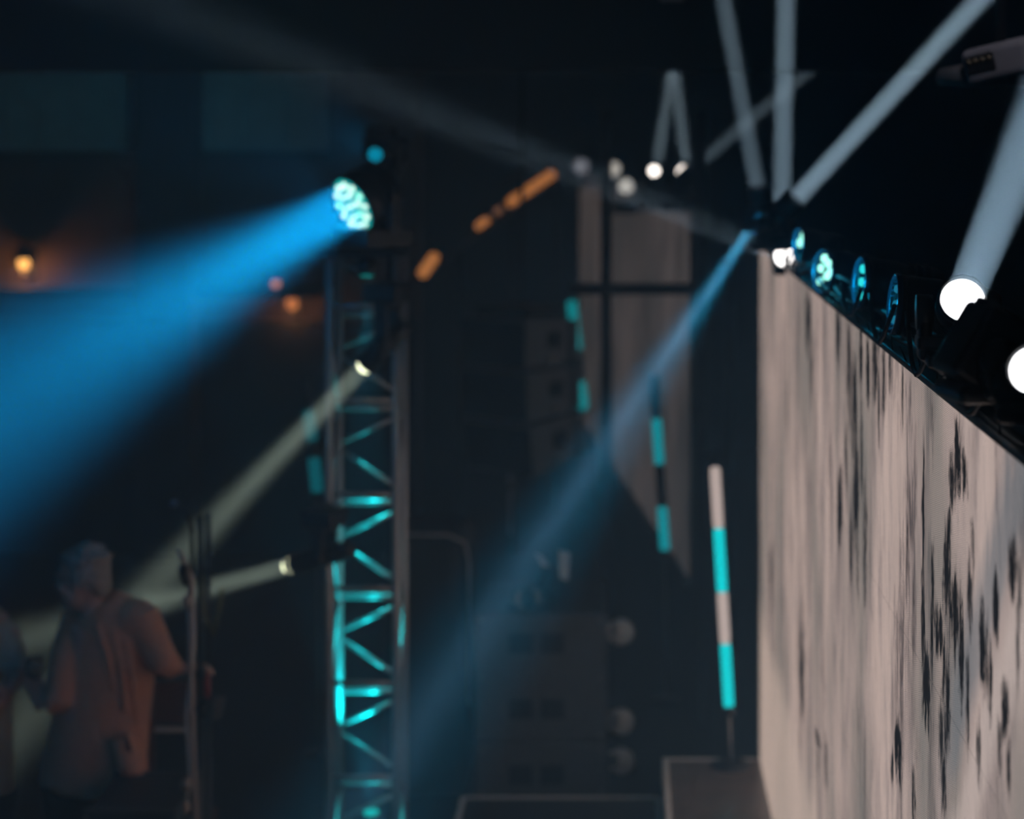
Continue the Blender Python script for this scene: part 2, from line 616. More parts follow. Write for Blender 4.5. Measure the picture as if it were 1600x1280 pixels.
BAR = [zrear(490 + 147.3 * k) for k in range(7)]
for i, z in enumerate(BAR):
    MB().tube([(TX0, TY1, z), (TX1, TY1, z)], 0.0135, 10).build('crossbar', m_alu, truss)
    zf = CZ - (478 + 147.3 * i - PY) / FP * TY0
    if zf > 0.1:
        MB().tube([(TX0, TY0, zf), (TX1, TY0, zf)], 0.011, 10).build('crossbar', m_alu, truss)
zs = [zrear(490 - 147.3)] + BAR
for z0, z1 in zip(zs, zs[1:]):
    zm = z0 + (z1 - z0) * 0.40
    if z0 < T_TOP:
        MB().tube([(TX1 - 0.015, TY1, z0 - 0.03), (TX0 + 0.01, TY1, zm + 0.015)], 0.011, 8).build('diagonal_brace', m_alu, truss)
    MB().tube([(TX0 + 0.01, TY1, zm - 0.02), (TX1 - 0.015, TY1, z1 + 0.055)], 0.011, 8).build('diagonal_brace', m_alu, truss)
for x in (TX0, TX1):
    k = 0
    z = 0.15
    while z < T_TOP - 0.4:
        a, b = (TY0, TY1) if k % 2 == 0 else (TY1, TY0)
        MB().tube([(x, a, z), (x, b, z + 0.40)], 0.009, 8).build('diagonal_brace', m_alu, truss)
        z += 0.40
        k += 1
MB().box(((TX0 + TX1) / 2, (TY0 + TY1) / 2, 0.012), (0.62, 0.62, 0.024), None, 0.004).build('base_plate', m_black, truss)
MB().box(((TX0 + TX1) / 2, (TY0 + TY1) / 2, T_TOP + 0.006), (0.36, 0.36, 0.012), None, 0.003).build('top_plate', m_black, truss)


# ------------------------------------------------------------------ stage lights
def perp(d):
    u = V((0, 0, 1)).cross(d)
    if u.length < 0.05:
        u = V((1, 0, 0))
    return u.normalized()


def moving_head(label, lens, aim, R, L, base_dz, mlens, kind='beam', leds=(), base=(0.16, 0.14, 0.07), group=None, name='moving_head_light', hood=0.0, dome=0.0):
    """lens: centre of the front glass; the head points at aim; base_dz: how far the base lies under (or over) the pivot"""
    lens = V(lens)
    d = (V(aim) - lens).normalized()
    piv = lens - d * (L * 0.55)
    u = perp(d)
    sgn = 1 if base_dz > 0 else -1
    bpos = piv - V((0, 0, base_dz))
    root = thing(name, label, 'stage light', bpos - V((0, 0, base[2] if sgn > 0 else 0)), group)
    fw = V((u.y, -u.x, 0)).normalized()
    Rb = Matrix((u, -fw, V((0, 0, 1)))).transposed()
    b = MB().box(bpos - V((0, 0, sgn * base[2] / 2)), (base[0], base[1], base[2]), Rb, 0.012)
    b.build('base', m_plastic, root)
    MB().box(bpos - V((0, 0, sgn * base[2] / 2)) + fw * (base[1] / 2 + 0.001), (base[0] * 0.45, 0.004, base[2] * 0.45), Rb, 0.001).build('display', m_black, root)
    # U shaped yoke
    yk = MB()
    hw = R * 1.16 + 0.012
    yk.box(bpos + V((0, 0, sgn * 0.012)), (hw * 2 + 0.03, 0.06, 0.024), Rb, 0.006)
    for s in (-1, 1):
        lo, hi = bpos + u * (s * hw), piv + u * (s * hw)
        mid = (lo + hi) / 2
        yk.box(mid, (0.024, 0.055, abs(base_dz) + 0.04), Rb, 0.009)
        yk.lathe([(0, -0.014), (0.032, -0.014), (0.032, 0.014), (0, 0.014)], hi, u, 14)
    yk.build('yoke', m_plastic, root)
    # head: ribbed can along d
    back = lens - d * L
    if kind == 'box':
        Rh = Matrix((u, d.cross(u), d)).transposed()
        MB().box((back + lens) / 2, (R * 2.1, R * 2.1, L * 0.98), Rh, R * 0.22, 3).build('head', m_plastic, root)
    else:
        prof = [(0, 0), (R * 0.72, 0), (R * 0.86, L * 0.05), (R * 0.92, L * 0.14)]
        for k in range(3):
            h = L * (0.18 + 0.1 * k)
            prof += [(R * 0.92, h), (R * 1.02, h + 0.004), (R * 1.02, h + L * 0.05), (R * 0.92, h + L * 0.055)]
        prof += [(R * 0.98, L * 0.52), (R * 1.06, L * 0.6), (R * 1.08, L * 0.94), (R * 0.98, L * 0.955), (0, L * 0.955)]
        MB().lathe(prof, back, d, 28).build('head', m_plastic, root)
    rg = MB().lathe([(R * 0.98, -0.012 + 0.0), (R * 1.1, -0.010), (R * 1.1, 0.004 + hood), (R * 1.0, 0.006 + hood), (R * 1.0, -0.012)], lens, d, 28)
    rg.build('lens_ring', m_black, root)
    gl = MB().lathe([(0, dome), (R * 0.3, dome * 0.96), (R * 0.5, dome * 0.86 - 0.001), (R * 0.7, dome * 0.66 - 0.002), (R * 0.86, dome * 0.40 - 0.003), (R * 0.985, -0.008)], lens, d, 28).build('lens', mlens, root)
    v = d.cross(u)
    for (a, c, r, mm) in leds:
        p = lens + u * (a * R) + v * (c * R)
        MB().lathe([(r * R, -0.006), (r * R, 0.004), (r * R * 0.75, 0.009), (0, 0.011)], p, d, 10).build('led_lens', mm, root)
    return root, lens, d


HEX = [(0, 0)] + [(0.42 * math.cos(k * PI / 3 + .26), 0.42 * math.sin(k * PI / 3 + .26)) for k in range(6)] + \
      [(0.74 * math.cos(k * PI / 6), 0.74 * math.sin(k * PI / 6)) for k in range(12)]

m_lens_w = emit('lens_white_glow', (0.92, 0.95, 1.0), 4.0, False)
m_lens_p = emit('lens_pale_green_glow', (0.86, 1.0, 0.72), 3.2, False)
m_lens_c = emit('wash_front_cyan_glow', (0.0, 0.50, 0.52), 1.0, False)
m_led_c = emit('wash_diode_white_cyan', (0.30, 0.92, 0.80), 2.2, False)
m_led_h = emit('wash_diode_hot', (0.62, 1.0, 0.94), 1.9, False)
m_led_b = emit('wash_diode_cyan', (0.02, 0.60, 0.66), 1.4, False)
m_led_lo = emit('wash_diode_blue', (0.01, 0.16, 0.28), 1.0, False)
m_dark_lens = mat('dark_lens_glass', (0.006, 0.010, 0.014), 0.08, 0.0, 0.1, 10)

BLUE = (0.0, 0.30, 0.66)
CYAN = (0.0, 0.55, 0.72)
WHITE = (1.25, 1.05, 0.98)
PALE = (1.2, 0.86, 0.52)

# big blue wash on top of the truss
wl = at(550, 322, 7.85)
wd = V((-0.66, -0.63, -0.40)).normalized()
fx, lens, d = moving_head('round blue wash light with glowing diodes on top of the truss tower', wl, wl + wd, 0.122, 0.20, 0.13, m_lens_c, 'beam',
                          [(a, c, random.uniform(0.09, 0.125), m_led_h if random.random() < .7 else m_led_c) for a, c in HEX], (0.26, 0.24, 0.08))
lamp('AREA', 'wash_light', lens + d * 0.03, lens + d, 95, (0.0, 0.36, 0.66), fx, 0.22, 31)
lamp('SPOT', 'wash_spill', lens + d * 0.04, at(330, 200, 7.0), 60, (0.0, 0.33, 0.62), fx, spot=34, blend=1.0, soft=0.02)

# two pale beams hung on the truss
l1 = at(572, 570, 7.70)
fx, lens, d = moving_head('upper pale beam light hung on the right of the truss tower', l1, at(190, 968, 8.0), 0.042, 0.24, -0.16, m_lens_p, 'beam', base=(0.17, 0.15, 0.08), dome=0.034)
bp = lens - d * 0.132 + V((0, 0, 0.20))
MB().tube([bp, V((TX1, TY0, bp.z))], 0.014, 10).build('clamp_arm', m_black, fx)
lamp('AREA', 'beam', lens + d * 0.04, at(190, 968, 8.0), 4.6, PALE, fx, 0.075, 9.0)
l2 = at(453, 884, 7.72)
fx, lens, d = moving_head('lower pale beam light clamped on the left of the truss tower', l2, at(0, 1010, 8.15), 0.040, 0.29, -0.12, m_lens_p, 'beam', base=(0.16, 0.14, 0.07), dome=0.032)
bp = lens - d * 0.16 + V((0, 0, 0.155))
MB().tube([bp, V((TX0, TY0, bp.z))], 0.014, 10).build('clamp_arm', m_black, fx)
lamp('AREA', 'beam', lens + d * 0.04, at(0, 1010, 8.15), 3.6, PALE, fx, 0.07, 10.0)

# ------------------------------------------------------------------ lights along the top of the near screen
rail = thing('lighting_rail', 'black lighting rail with cables along the top of the bright screen', 'rail', (WX + 0.10, 8.3, W_TOP))
MB().tube([(WX + 0.10, W_Y0, W_TOP + 0.045), (WX + 0.10, W_Y1 + 0.05, W_TOP + 0.045)], 0.028, 12).build('pipe', m_black, rail)
y = W_Y0 + 0.1
while y < W_Y1:
    MB().box((WX + 0.07, y, W_TOP + 0.035), (0.07, 0.035, 0.06), None, 0.006).build('clamp', m_black, rail)
    y += 0.45
for k in range(5):
    pts = []
    y = W_Y0
    ph = random.random() * 6
    while y < W_Y1 + 0.05:
        pts.append((WX + 0.012 + 0.012 * k + 0.01 * math.sin(y * 5 + ph), y, W_TOP + 0.028 + 0.02 * (k % 3) + 0.014 * math.sin(y * (3.1 + k * .7) + ph)))
        y += 0.08
    MB().tube(pts, 0.0065 + 0.002 * (k % 2), 6).build('cable', m_cable, rail)
for k in range(30):       # cable ties with their free ends standing up
    y = W_Y0 + 0.2 + k * 0.2
    h = 0.022 + 0.015 * random.random()
    dx = random.uniform(-0.012, 0.006)
    MB().tube([(WX - 0.004, y, W_TOP + 0.012), (WX - 0.006 + dx * .5, y + 0.004, W_TOP + 0.012 + h * .6), (WX - 0.006 + dx, y + 0.01, W_TOP + 0.012 + h)], [0.0022, 0.002, 0.0012], 5).build('cable_tie', m_cable, rail)
for k in range(9):        # drooping power leads
    y0 = 2.9 + k * 0.6
    pts = []
    for i in range(9):
        t = i / 8
        pts.append((WX - 0.012 - 0.012 * math.sin(PI * t), y0 + 0.42 * t, W_TOP + 0.10 - 0.062 * math.sin(PI * t) + 0.02 * math.sin(7 * t + k)))
    MB().tube(pts, 0.0055, 6).build('cable', m_cable, rail)

m_rim = mat('blued_steel_rim', (0.10, 0.22, 0.34), 0.25, 0.6, 0.1, 20)  # blue glow of the diodes on the rims put into the metal colour
G = 'lights along the top of the bright screen'
RZ = W_TOP + 0.075


def rig_head(label, lens, aim, R, L, mlens, kind='beam', leds=(), **kw):
    lens = V(lens)
    d = (V(aim) - lens).normalized()
    piv = lens - d * (L * 0.55)
    dz = max(0.03, piv.z - (RZ + 0.03))
    return moving_head(label, lens, aim, R, L, dz, mlens, kind, leds, base=(0.12, 0.12, max(0.03, piv.z - dz - RZ)), group=G, **kw)


# narrow white beams going up, each out of a snoot
for (label, px, py, y, tx, ty, tyy, e, sz) in (
        ('beam light at the far end of the rail, throwing the leftmost upright beam', 1187, 316, 8.25, 1131, 0, 8.1, 2.6, 0.075),
        ('beam light near the rail end throwing the straight vertical beam', 1221, 342, 7.35, 1228, 0, 7.25, 4.4, 0.075),
        ('beam light near the rail end throwing the long slanting beam', 1226, 330, 6.85, 1530, 0, 6.4, 6.2, 0.07)):
    fx, lens, d = rig_head(label, at(px, py, y), at(tx, ty, tyy), 0.042, 0.13, m_lens_w, hood=0.06)
    lamp('AREA', 'beam', lens + d * 0.07, at(tx, ty, tyy), e, WHITE, fx, sz, 1.6)

# far blue beam
fx, lens, d = moving_head('far wash light throwing the blue beam past the screen edge', at(1177, 350, 8.54), at(660, 1130, 7.6), 0.030, 0.10, -0.075, m_led_lo, base=(0.10, 0.10, 0.05), group=G)
MB().tube([lens - d * 0.055 + V((0, 0, 0.11)), V((WX + 0.10, 8.48, W_TOP + 0.22)), V((WX + 0.10, 8.44, W_TOP + 0.05))], 0.012, 8).build('bracket', m_black, fx)
lamp('AREA', 'beam', lens + d * 0.02, at(655, 1130, 7.6), 3.0, (0.42, 0.50, 0.60), fx, 0.04, 6.5)
lamp('AREA', 'wide_beam', lens + d * 0.025, at(672, 1130, 7.6), 8.5, (0.0, 0.46, 0.66), fx, 0.035, 16.0)
# white lens below, throwing the wide dim beam to the upper left
fx, lens, d = rig_head('beam light with bright oval lens low at the far end of the screen', at(1225, 398, 7.05), at(300, 18, 4.6), 0.045, 0.14, m_lens_w)
lamp('AREA', 'beam', lens + d * 0.02, at(300, 18, 4.6), 1.1, WHITE, fx, 0.08, 3.2)

# washes seen edge-on
m_front = emit('wash_front_faint_blue', (0.0, 0.016, 0.035), 1.0, False)
COL3 = [(0, -0.56), (0, 0), (0, 0.56)]
COL6 = [(-0.34, -0.5), (-0.34, 0.12), (0.34, -0.2), (0.34, 0.4), (-0.1, 0.62), (0.62, 0.0)]
for (label, px, py, y, R, L, mm, leds, r, turn) in (
        ('far wash light with one cyan dot showing, second from the rail end', 1189, 352, 7.95, 0.046, 0.14, m_led_c, [(0, 0)], 0.42, -0.30),
        ('wash light with a small cyan glint above the bright oval lens', 1251, 382, 6.45, 0.050, 0.15, m_led_c, [(0, 0.1), (0.5, 0.6)], 0.30, -0.25),
        ('wash light with two rows of bright cyan diodes', 1289, 424, 5.65, 0.060, 0.17, m_led_c, COL6, 0.21, -0.40),
        ('wash light with three cyan diodes in a thin oval rim', 1348, 441, 4.76, 0.058, 0.20, m_led_b, COL3, 0.20, -0.14),
        ('wash light with unlit blue oval rim, left of the big white lens', 1402, 476, 4.16, 0.060, 0.22, m_led_lo, COL3, 0.16, -0.03)):
    lens = at(px, py, y)
    aim = lens + V((-1.0, turn, 0.10))
    fx, lens, d = rig_head(label, lens, aim, R, L, m_front, 'beam', [(a, c, r, mm) for a, c in leds])
    MB().lathe([(R * 1.00, -0.002), (R * 1.0, 0.005), (R * 1.06, 0.012), (R * 1.13, 0.010), (R * 1.13, 0.0)], lens, d, 32).build('front_rim', m_rim, fx)
    lamp('POINT', 'wash_light', lens + d * 0.035, lens + d, 0.5 if mm is not m_led_lo else 0.25, (0.0, 0.33, 0.6), fx, soft=0.015)

# the two big white lenses in front
l = at(1505, 468, 3.30)
fx, lens, d = rig_head('big round white lens throwing a steep beam, partly behind a dark head', l, at(1655, 100, 2.35), 0.040, 0.15, m_lens_w)
lamp('AREA', 'beam', lens + d * 0.02, at(1655, 100, 2.35), 2.3, WHITE, fx, 0.066, 1.4)
l = at(1612, 577, 2.78)
fx, lens, d = rig_head('white lens cut by the right edge of the picture', l, l + V((-0.35, -0.75, 0.3)), 0.036, 0.14, m_lens_w)
# dark square head between them
l = at(1572, 496, 2.95)
rig_head('square dark moving head with blue lit edge, in front of the big lens', l, l + V((0.53, 0.12, 0.84)), 0.048, 0.125, m_dark_lens, 'box')

# ------------------------------------------------------------------ far row of lights over the distant screen
def far_spot(label, px, py, y, aim, R, mlens):
    return moving_head(label, at(px, py, y), aim, R, 0.2, 0.12, mlens, group='lights over the distant screen', base=(0.2, 0.18, 0.08))


m_lens_dim = emit('lens_dim_blue_glow', (0.16, 0.20, 0.28), 1.0, False)
m_lens_grey = emit('lens_grey_glow', (0.50, 0.56, 0.60), 1.0, False)
far_spot('bright far light facing the camera, third from right in its row', 1022, 267, 12.4, at(1022, 267, 0), 0.034, m_lens_w)
far_spot('brightest far light facing the camera over the corner of the distant screen', 1070, 271, 12.0, at(1070, 271, 0), 0.052, m_lens_w)
for (label, px, py, y, tx, ty, tyy, e) in (
        ('far light throwing the short left upright beam', 1027, 258, 12.9, 1053, 80, 12.7, 3.0),
        ('far light throwing the short right upright beam', 1072, 256, 12.5, 1050, 80, 12.3, 3.0),
        ('far light throwing the slanting beam to the upper right', 1084, 262, 11.7, 1300, 80, 11.4, 1.8)):
    fx, lens, d = far_spot(label, px, py, y, at(tx, ty, tyy), 0.042, m_dark_lens)
    lamp('AREA', 'beam', lens + d * 0.02, at(tx, ty, tyy), e, WHITE, fx, 0.08, 1.6)
far_spot('dim far light, leftmost in the row over the distant screen', 908, 260, 18.0, at(908, 300, 0), 0.07, m_lens_dim)
far_spot('grey far light, second from left in the row over the distant screen', 958, 264, 16.0, at(958, 300, 0), 0.06, m_lens_grey)
far_spot('grey far light hanging lower than its row', 978, 291, 14.0, at(930, 500, 0), 0.055, m_lens_grey)
fr = thing('far_lighting_rail', 'thin black rail carrying the far row of lights', 'rail', (0.1, 14, 3.0))
MB().tube([at(900, 283, 18.6), at(1092, 300, 11.5)], 0.03, 10).build('pipe', m_black, fr)

# dark goalpost frame in front of the distant screen
gp = thing('goalpost_frame', 'dark goalpost frame crossing in front of the distant screen', 'frame', (at(947, 1000, 11.0).x, 11.0, 0))
x0 = at(947, 0, 11.0).x
MB().box((x0, 11.0, 1.75), (0.065, 0.065, 3.5), None, 0.008).build('post', m_black, gp)
a, b = at(890, 450, 11.0), at(1092, 450, 11.0)
MB().box((a + b) / 2 - V((0, 0.07, 0)), (b.x - a.x, 0.06, 0.065), None, 0.008).build('crossbar', m_black, gp)
x1 = at(1094, 0, 11.0).x
MB().box((x1, 11.0, 1.75), (0.065, 0.065, 3.5), None, 0.008).build('post', m_black, gp)

# ------------------------------------------------------------------ bulkhead, columns, back of the hall at the left
bk = struct('trim_1', MB().box(((XL + XR) / 2, 9.6, CZ + 0.335 + 1.28), (XR - XL, 0.35, 2.56)), m_ceil)
YW = 15.5


def wx(px):
    return at(px, 0, YW).x


def wz(py):
    return at(0, py, YW).z


# wall with windows at the far left, behind everything
struct('wall_far_left', MB().box(((XL + wx(655)) / 2, YW + 0.10, ZC / 2), (wx(655) - XL, 0.16, ZC)), m_wallbrown)
for n, (a, b, c, e) in enumerate(((XL + .2, wx(226), 20, 237), (wx(318), wx(512), 20, 237))):
    w = MB().box(((a + b) / 2, YW - 0.005, (wz(c) + wz(e)) / 2), (b - a, 0.03, wz(c) - wz(e)))
    o = struct('window_%d' % (n + 1), w, m_curtain)
    f = MB()
    f.box(((a + b) / 2, YW - 0.03, wz(e) - 0.03), (b - a + 0.1, 0.09, 0.06), None, 0.008)
    f.build('window_sill', m_wall, o)
    k = MB()
    xx = a + 0.1
    while xx < b - 0.05:     # soft curtain folds in the window
        k.tube([(xx, YW - 0.035, wz(c)), (xx, YW - 0.035, wz(e) + 0.02)], 0.018, 6)
        xx += 0.31
    k.build('curtain_folds', m_curtain, o)
struct('trim_2', MB().box(((wx(228) + wx(316)) / 2, YW - 0.2, ZC / 2), (wx(316) - wx(228), 0.4, ZC), None, 0.02), m_wall)
struct('trim_3', MB().box(((XL + wx(505)) / 2, YW - 0.12, wz(454)), (wx(505) - XL, 0.3, 0.07), None, 0.01), m_ceil)
struct('wall_under_balcony', MB().box(((XL + wx(655)) / 2, YW - 0.06, wz(500) / 2), (wx(655) - XL, 0.1, wz(500))), m_drape)

# wall lamps
m_bulb = emit('warm_bulb_glow', (1.0, 0.55, 0.16), 2.2, False)
m_bulb2 = emit('amber_bulb_glow', (0.75, 0.28, 0.10), 0.8, False)
for (label, px, py, r, mm, en) in (
        ('glowing warm wall lamp at the far left of the hall', 37, 412, 0.045, m_bulb, 4.0),
        ('amber wall lamp under the big blue beam, left of the truss', 456, 474, 0.05, m_bulb2, 1.6),
        ('small pinkish wall lamp just above the amber one', 431, 443, 0.035, m_bulb2, 0.5)):
    p = at(px, py, YW - 0.18)
    s = thing('wall_lamp', label, 'lamp', (p.x, YW, p.z - 0.1), 'wall lamps at the back of the hall')
    MB().box((p.x, YW + 0.0, p.z - 0.02), (0.09, 0.03, 0.2), None, 0.01).build('back_plate', m_black, s)
    MB().tube([(p.x, YW, p.z - 0.09), (p.x, YW - 0.1, p.z - 0.11), (p.x, YW - 0.18, p.z - 0.07)], 0.011, 8).build('arm', m_black, s)
    MB().ball(p, (r, r, r * 1.15)).build('bulb', mm, s)
    MB().lathe([(0.10, 0.0), (0.035, 0.10), (0.0, 0.105)], p + V((0, 0, r * 0.9)), (0, 0, 1), 16).build('shade', m_black, s)
    lamp('POINT', 'lamp_glow', p + V((0, -0.02, -r - 0.03)), p, en, (1.0, 0.45, 0.16), s, soft=0.03)

# amber rail lights rising to the right
m_amber = emit('amber_strip_glow', (0.40, 0.17, 0.055), 1.0)
m_amber2 = emit('amber_dim_glow', (0.15, 0.075, 0.04), 1.0)
hr = thing('sloping_handrail', 'dark sloping handrail carrying the amber lights', 'handrail', at(640, 446, 13.0))
MB().tube([at(625, 460, 13.0), at(662, 428, 13.2), at(870, 276, 17.0)], 0.02, 8).build('rail', m_black, hr)
for px, py, y in ((640, 450, 13.0), (720, 388, 14.2), (800, 328, 15.5), (868, 280, 17.0)):
    p = at(px, py, y)
    MB().tube([p, V((p.x, p.y, 0.0))], 0.02, 8).build('post', m_black, hr)
for (label, a, b, y0, y1, r, mm) in (
        ('longest amber strip light, at the top of the sloping handrail', (862, 273), (798, 317), 16.9, 15.6, 0.045, m_amber),
        ('dim round amber light below the longest amber strip', (780, 328), (776, 331), 15.3, 15.2, 0.03, m_amber2),
        ('small amber light in the middle of the sloping handrail', (760, 345), (748, 354), 14.9, 14.7, 0.035, m_amber),
        ('short amber strip light at the bottom of the sloping handrail', (679, 401), (660, 428), 13.4, 13.1, 0.04, m_amber)):
    t = thing('strip_light', label, 'light', at(*a, y0), 'amber lights on the sloping handrail')
    p, q = at(*a, y0), at(*b, y1)
    dd = (q - p)
    ln = dd.length
    MB().lathe([(0, 0), (r * .6, 0), (r, r * .4), (r, ln - r * .4), (r * .6, ln), (0, ln)], p, dd, 12).build('diffuser', mm, t)
    up = V((0, 0.03, -r * 1.0))
    MB().tube([p + up, q + up], r * 0.7, 8).build('housing', m_black, t)

# ------------------------------------------------------------------ loudspeakers
def screw_row(mb, pts, n, r):
    for p in pts:
        mb.lathe([(r, 0), (r * .8, .003), (0, .004)], p, n, 8)


def cabinet(root_label, c, size, yaw, handles, castors, group):
    """loudspeaker box with recessed handles and castors on its right hand side"""
    w, dp, h = size
    R = Matrix.Rotation(yaw, 3, 'Z')
    c = V(c)
    root = thing('loudspeaker_box', root_label, 'loudspeaker', c, group)

    def P(x, y, z):
        return c + R @ V((x, y, z))
    MB().box(P(0, 0, h / 2), (w, dp, h - 0.006), R, 0.012).build('cabinet', m_box, root)
    for hz in handles:
        hd = MB()
        fx_ = -dp / 2 - 0.001
        for (x0, x1) in ((-0.13, -0.02), (0.02, 0.13)):
            hd.box(P((x0 + x1) / 2 - 0.02, fx_, hz), (x1 - x0, 0.006, 0.095), R, 0.002)
        o = hd.build('handle_recess', m_black, root)
        g = MB().tube([P(-0.02, fx_ - 0.004, hz - 0.045), P(-0.02, fx_ - 0.010, hz), P(-0.02, fx_ - 0.004, hz + 0.045)], 0.007, 8)
        g.build('grip', m_box, o)
    for x in (-w / 2 + .03, w / 2 - .03):
        for z in (0.035, h / 2, h - .035):
            MB().lathe([(0.006, 0), (0.005, .003), (0, .004)], P(x, -dp / 2, z), R @ V((0, -1, 0)), 8).build('screw', m_alu, root)
    for z in castors:
        cs = MB()
        ax = w / 2
        cs.box(P(ax + 0.004, -dp / 2 + 0.07, z), (0.008, 0.09, 0.10), R, 0.002)
        cs.box(P(ax + 0.03, -dp / 2 + 0.04, z), (0.05, 0.006, 0.06), R, 0.002)
        cs.box(P(ax + 0.03, -dp / 2 + 0.10, z), (0.05, 0.006, 0.06), R, 0.002)
        co = cs.build('castor_fork', m_chrome, root)
        MB().lathe([(0, -.022), (0.05, -.022), (0.062, -.012), (0.062, .012), (0.05, .022), (0, .022)], P(ax + 0.068, -dp / 2 + 0.07, z - 0.012), R @ V((0, 1, 0)), 20).build('castor_wheel', m_wheel, co)
    return root


m_wheel = mat('grey_castor_rubber', (0.75, 0.73, 0.72), 0.3)
SY = 9.1
sx = at(845, 0, SY).x
sw = (948 - 742) / FP * SY
z1 = at(0, 1160, SY).z
z2 = at(0, 958, SY).z
G2 = 'stacked loudspeaker boxes behind the low deck'
cabinet('lower loudspeaker box of the stack behind the low black deck', (sx, SY + 0.35, 0), (sw, 0.7, z1), 0, (z1 - 0.155, z1 - 0.40), (z1 - 0.10, 0.09), G2)
cabinet('upper loudspeaker box with two handles, on top of the stack', (sx, SY + 0.35, z1), (sw, 0.7, z2 - z1), 0, (z2 - z1 - 0.145, z2 - z1 - 0.455), (z2 - z1 - 0.095, 0.09), G2)

# moving head standing on the stack, with bright rim
fx, lens, d = moving_head('unlit moving head with pale rim standing on the loudspeaker stack', at(825, 935, 9.15), at(790, 960, 8.4), 0.048, 0.2, 0.02, m_dark_lens, base=(0.2, 0.2, 0.05))
MB().lathe([(0.050, -0.004), (0.056, 0.0), (0.056, 0.012), (0.050, 0.014), (0.046, 0.010)], lens, d, 24).build('front_rim', m_chrome, fx)
fx2 = thing('barn_door_lamp', 'small pale folded lamp shutters on the loudspeaker stack', 'lamp shutter', at(868, 955, 9.35))
m_pale = mat('pale_sheet_metal', (0.9, 0.9, 0.9), 0.4, 0.0)
p = at(880, 884, 9.35)
MB().prism([p + V((-.022, 0, .075)), p + V((.03, 0, .06)), p + V((.022, 0, -.075)), p + V((-.018, 0, -.06))], V((0.004, 0.012, 0))).build('shutter', m_pale, fx2)
p = at(846, 877, 9.35)
MB().prism([p + V((-.03, 0, .035)), p + V((.0, 0, .02)), p + V((.035, 0, -.03)), p + V((.0, 0, -.02))], V((0.004, 0.012, 0))).build('shutter', m_pale, fx2)
MB().tube([at(862, 957, 9.36), at(864, 920, 9.37), at(870, 890, 9.38)], 0.02, 8).build('bracket', m_black, fx2)
MB().box(at(864, 905, 9.42), (0.13, 0.12, 0.13), Matrix.Rotation(.4, 3, 'Y'), 0.015).build('lamp_body', m_black, fx2)

# flown line array, turned to the left
G3 = 'hanging line array loudspeakers'
yaw = math.radians(-38)
AY = 12.6
zt = at(0, 492, AY).z
hb = 0.325
for k, lab in enumerate(('top box of the hanging line array', 'middle box of the hanging line array', 'bottom box of the hanging line array')):
    sl = math.radians((0, 3, 7)[k])
    c = at(812 + (0, 3, 9)[k], 0, AY)
    c.z = zt - hb * (k + 0.5)
    R = Matrix.Rotation(yaw, 3, 'Z') @ Matrix.Rotation(sl, 3, 'X')
    t = thing('line_array_box', lab, 'loudspeaker', c - V((0, 0, hb / 2)), G3)

    def P(x, y, z, c=c, R=R):
        return c + R @ V((x, y, z))
    w, dp = 0.56, 0.52
    body = MB()
    hh = hb / 2 - 0.004
    # wedge: tall at the front, lower at the back
    out = [P(-w / 2, -dp / 2, -hh), P(-w / 2, dp / 2, -hh * .8), P(-w / 2, dp / 2, hh * .8), P(-w / 2, -dp / 2, hh)]
    body.prism(out, R @ V((w, 0, 0)))
    body.build('cabinet', m_array, t)
    MB().box(P(0, -dp / 2 - 0.006, 0), (w - .02, 0.012, hb - 0.03), R, 0.003).build('grille', m_grille, t)
    MB().box(P(w / 2 + 0.002, 0.02, 0.02), (0.006, 0.14, 0.10), R, 0.002).build('handle_recess', m_black, t)
    MB().tube([P(w / 2 + .012, 0.02, -0.03), P(w / 2 + .02, 0.02, 0.02), P(w / 2 + .012, 0.02, 0.07)], 0.011, 8).build('grip', m_box, t)
    MB().box(P(w / 2 + .008, 0.19, 0), (0.016, 0.05, hb * 0.8), R, 0.003).build('rigging_plate', m_box, t)
    MB().lathe([(0.024, 0), (0.024, .014), (0.015, .02), (0, .022)], P(w / 2 + .01, -0.03, -hb * 0.33), R @ V((1, 0, 0)), 12).build('rigging_pin', m_chrome, t)
hang = thing('array_bumper', 'dark flying frame and chain over the hanging line array', 'flying frame', at(812, 485, AY))
MB().box(at(815, 484, AY), (0.45, 0.4, 0.05), Matrix.Rotation(yaw, 3, 'Z'), 0.008).build('frame', m_black, hang)
p = at(815, 484, AY)
MB().tube([p, V((p.x, p.y, ZC))], 0.015, 8).build('chain', m_black, hang)
# thin cable dropping from the array
ds = thing('hanging_cable', 'thin cable with a pale plug hanging below the line array', 'cable', at(797, 840, 12.6))
MB().tube([at(797, 725, 12.6), at(798, 780, 12.6), at(797, 835, 12.6)], 0.012, 6).build('cord', m_wheel, ds)
MB().ball(at(796, 759, 12.58), (0.026, 0.026, 0.032)).build('plug', m_chrome, ds)

# rounded dark case right of the truss
rc = thing('equipment_case', 'tall dark equipment case with rounded top, right of the truss tower', 'case', at(670, 1290, 9.6))
a, b = at(600, 836, 9.6), at(733, 836, 9.6)
zt2 = a.z
MB().box(((a.x + b.x) / 2, 9.9, zt2 / 2 + 0.01), (b.x - a.x, 0.6, zt2 - 0.02), None, 0.09, 4).build('shell', m_case, rc)
MB().tube([at(612, 835, 9.595), at(700, 836, 9.595), at(727, 848, 9.595), at(733, 880, 9.595), at(733, 1100, 9.595)], 0.008, 8).build('edge_piping', m_wheel, rc)

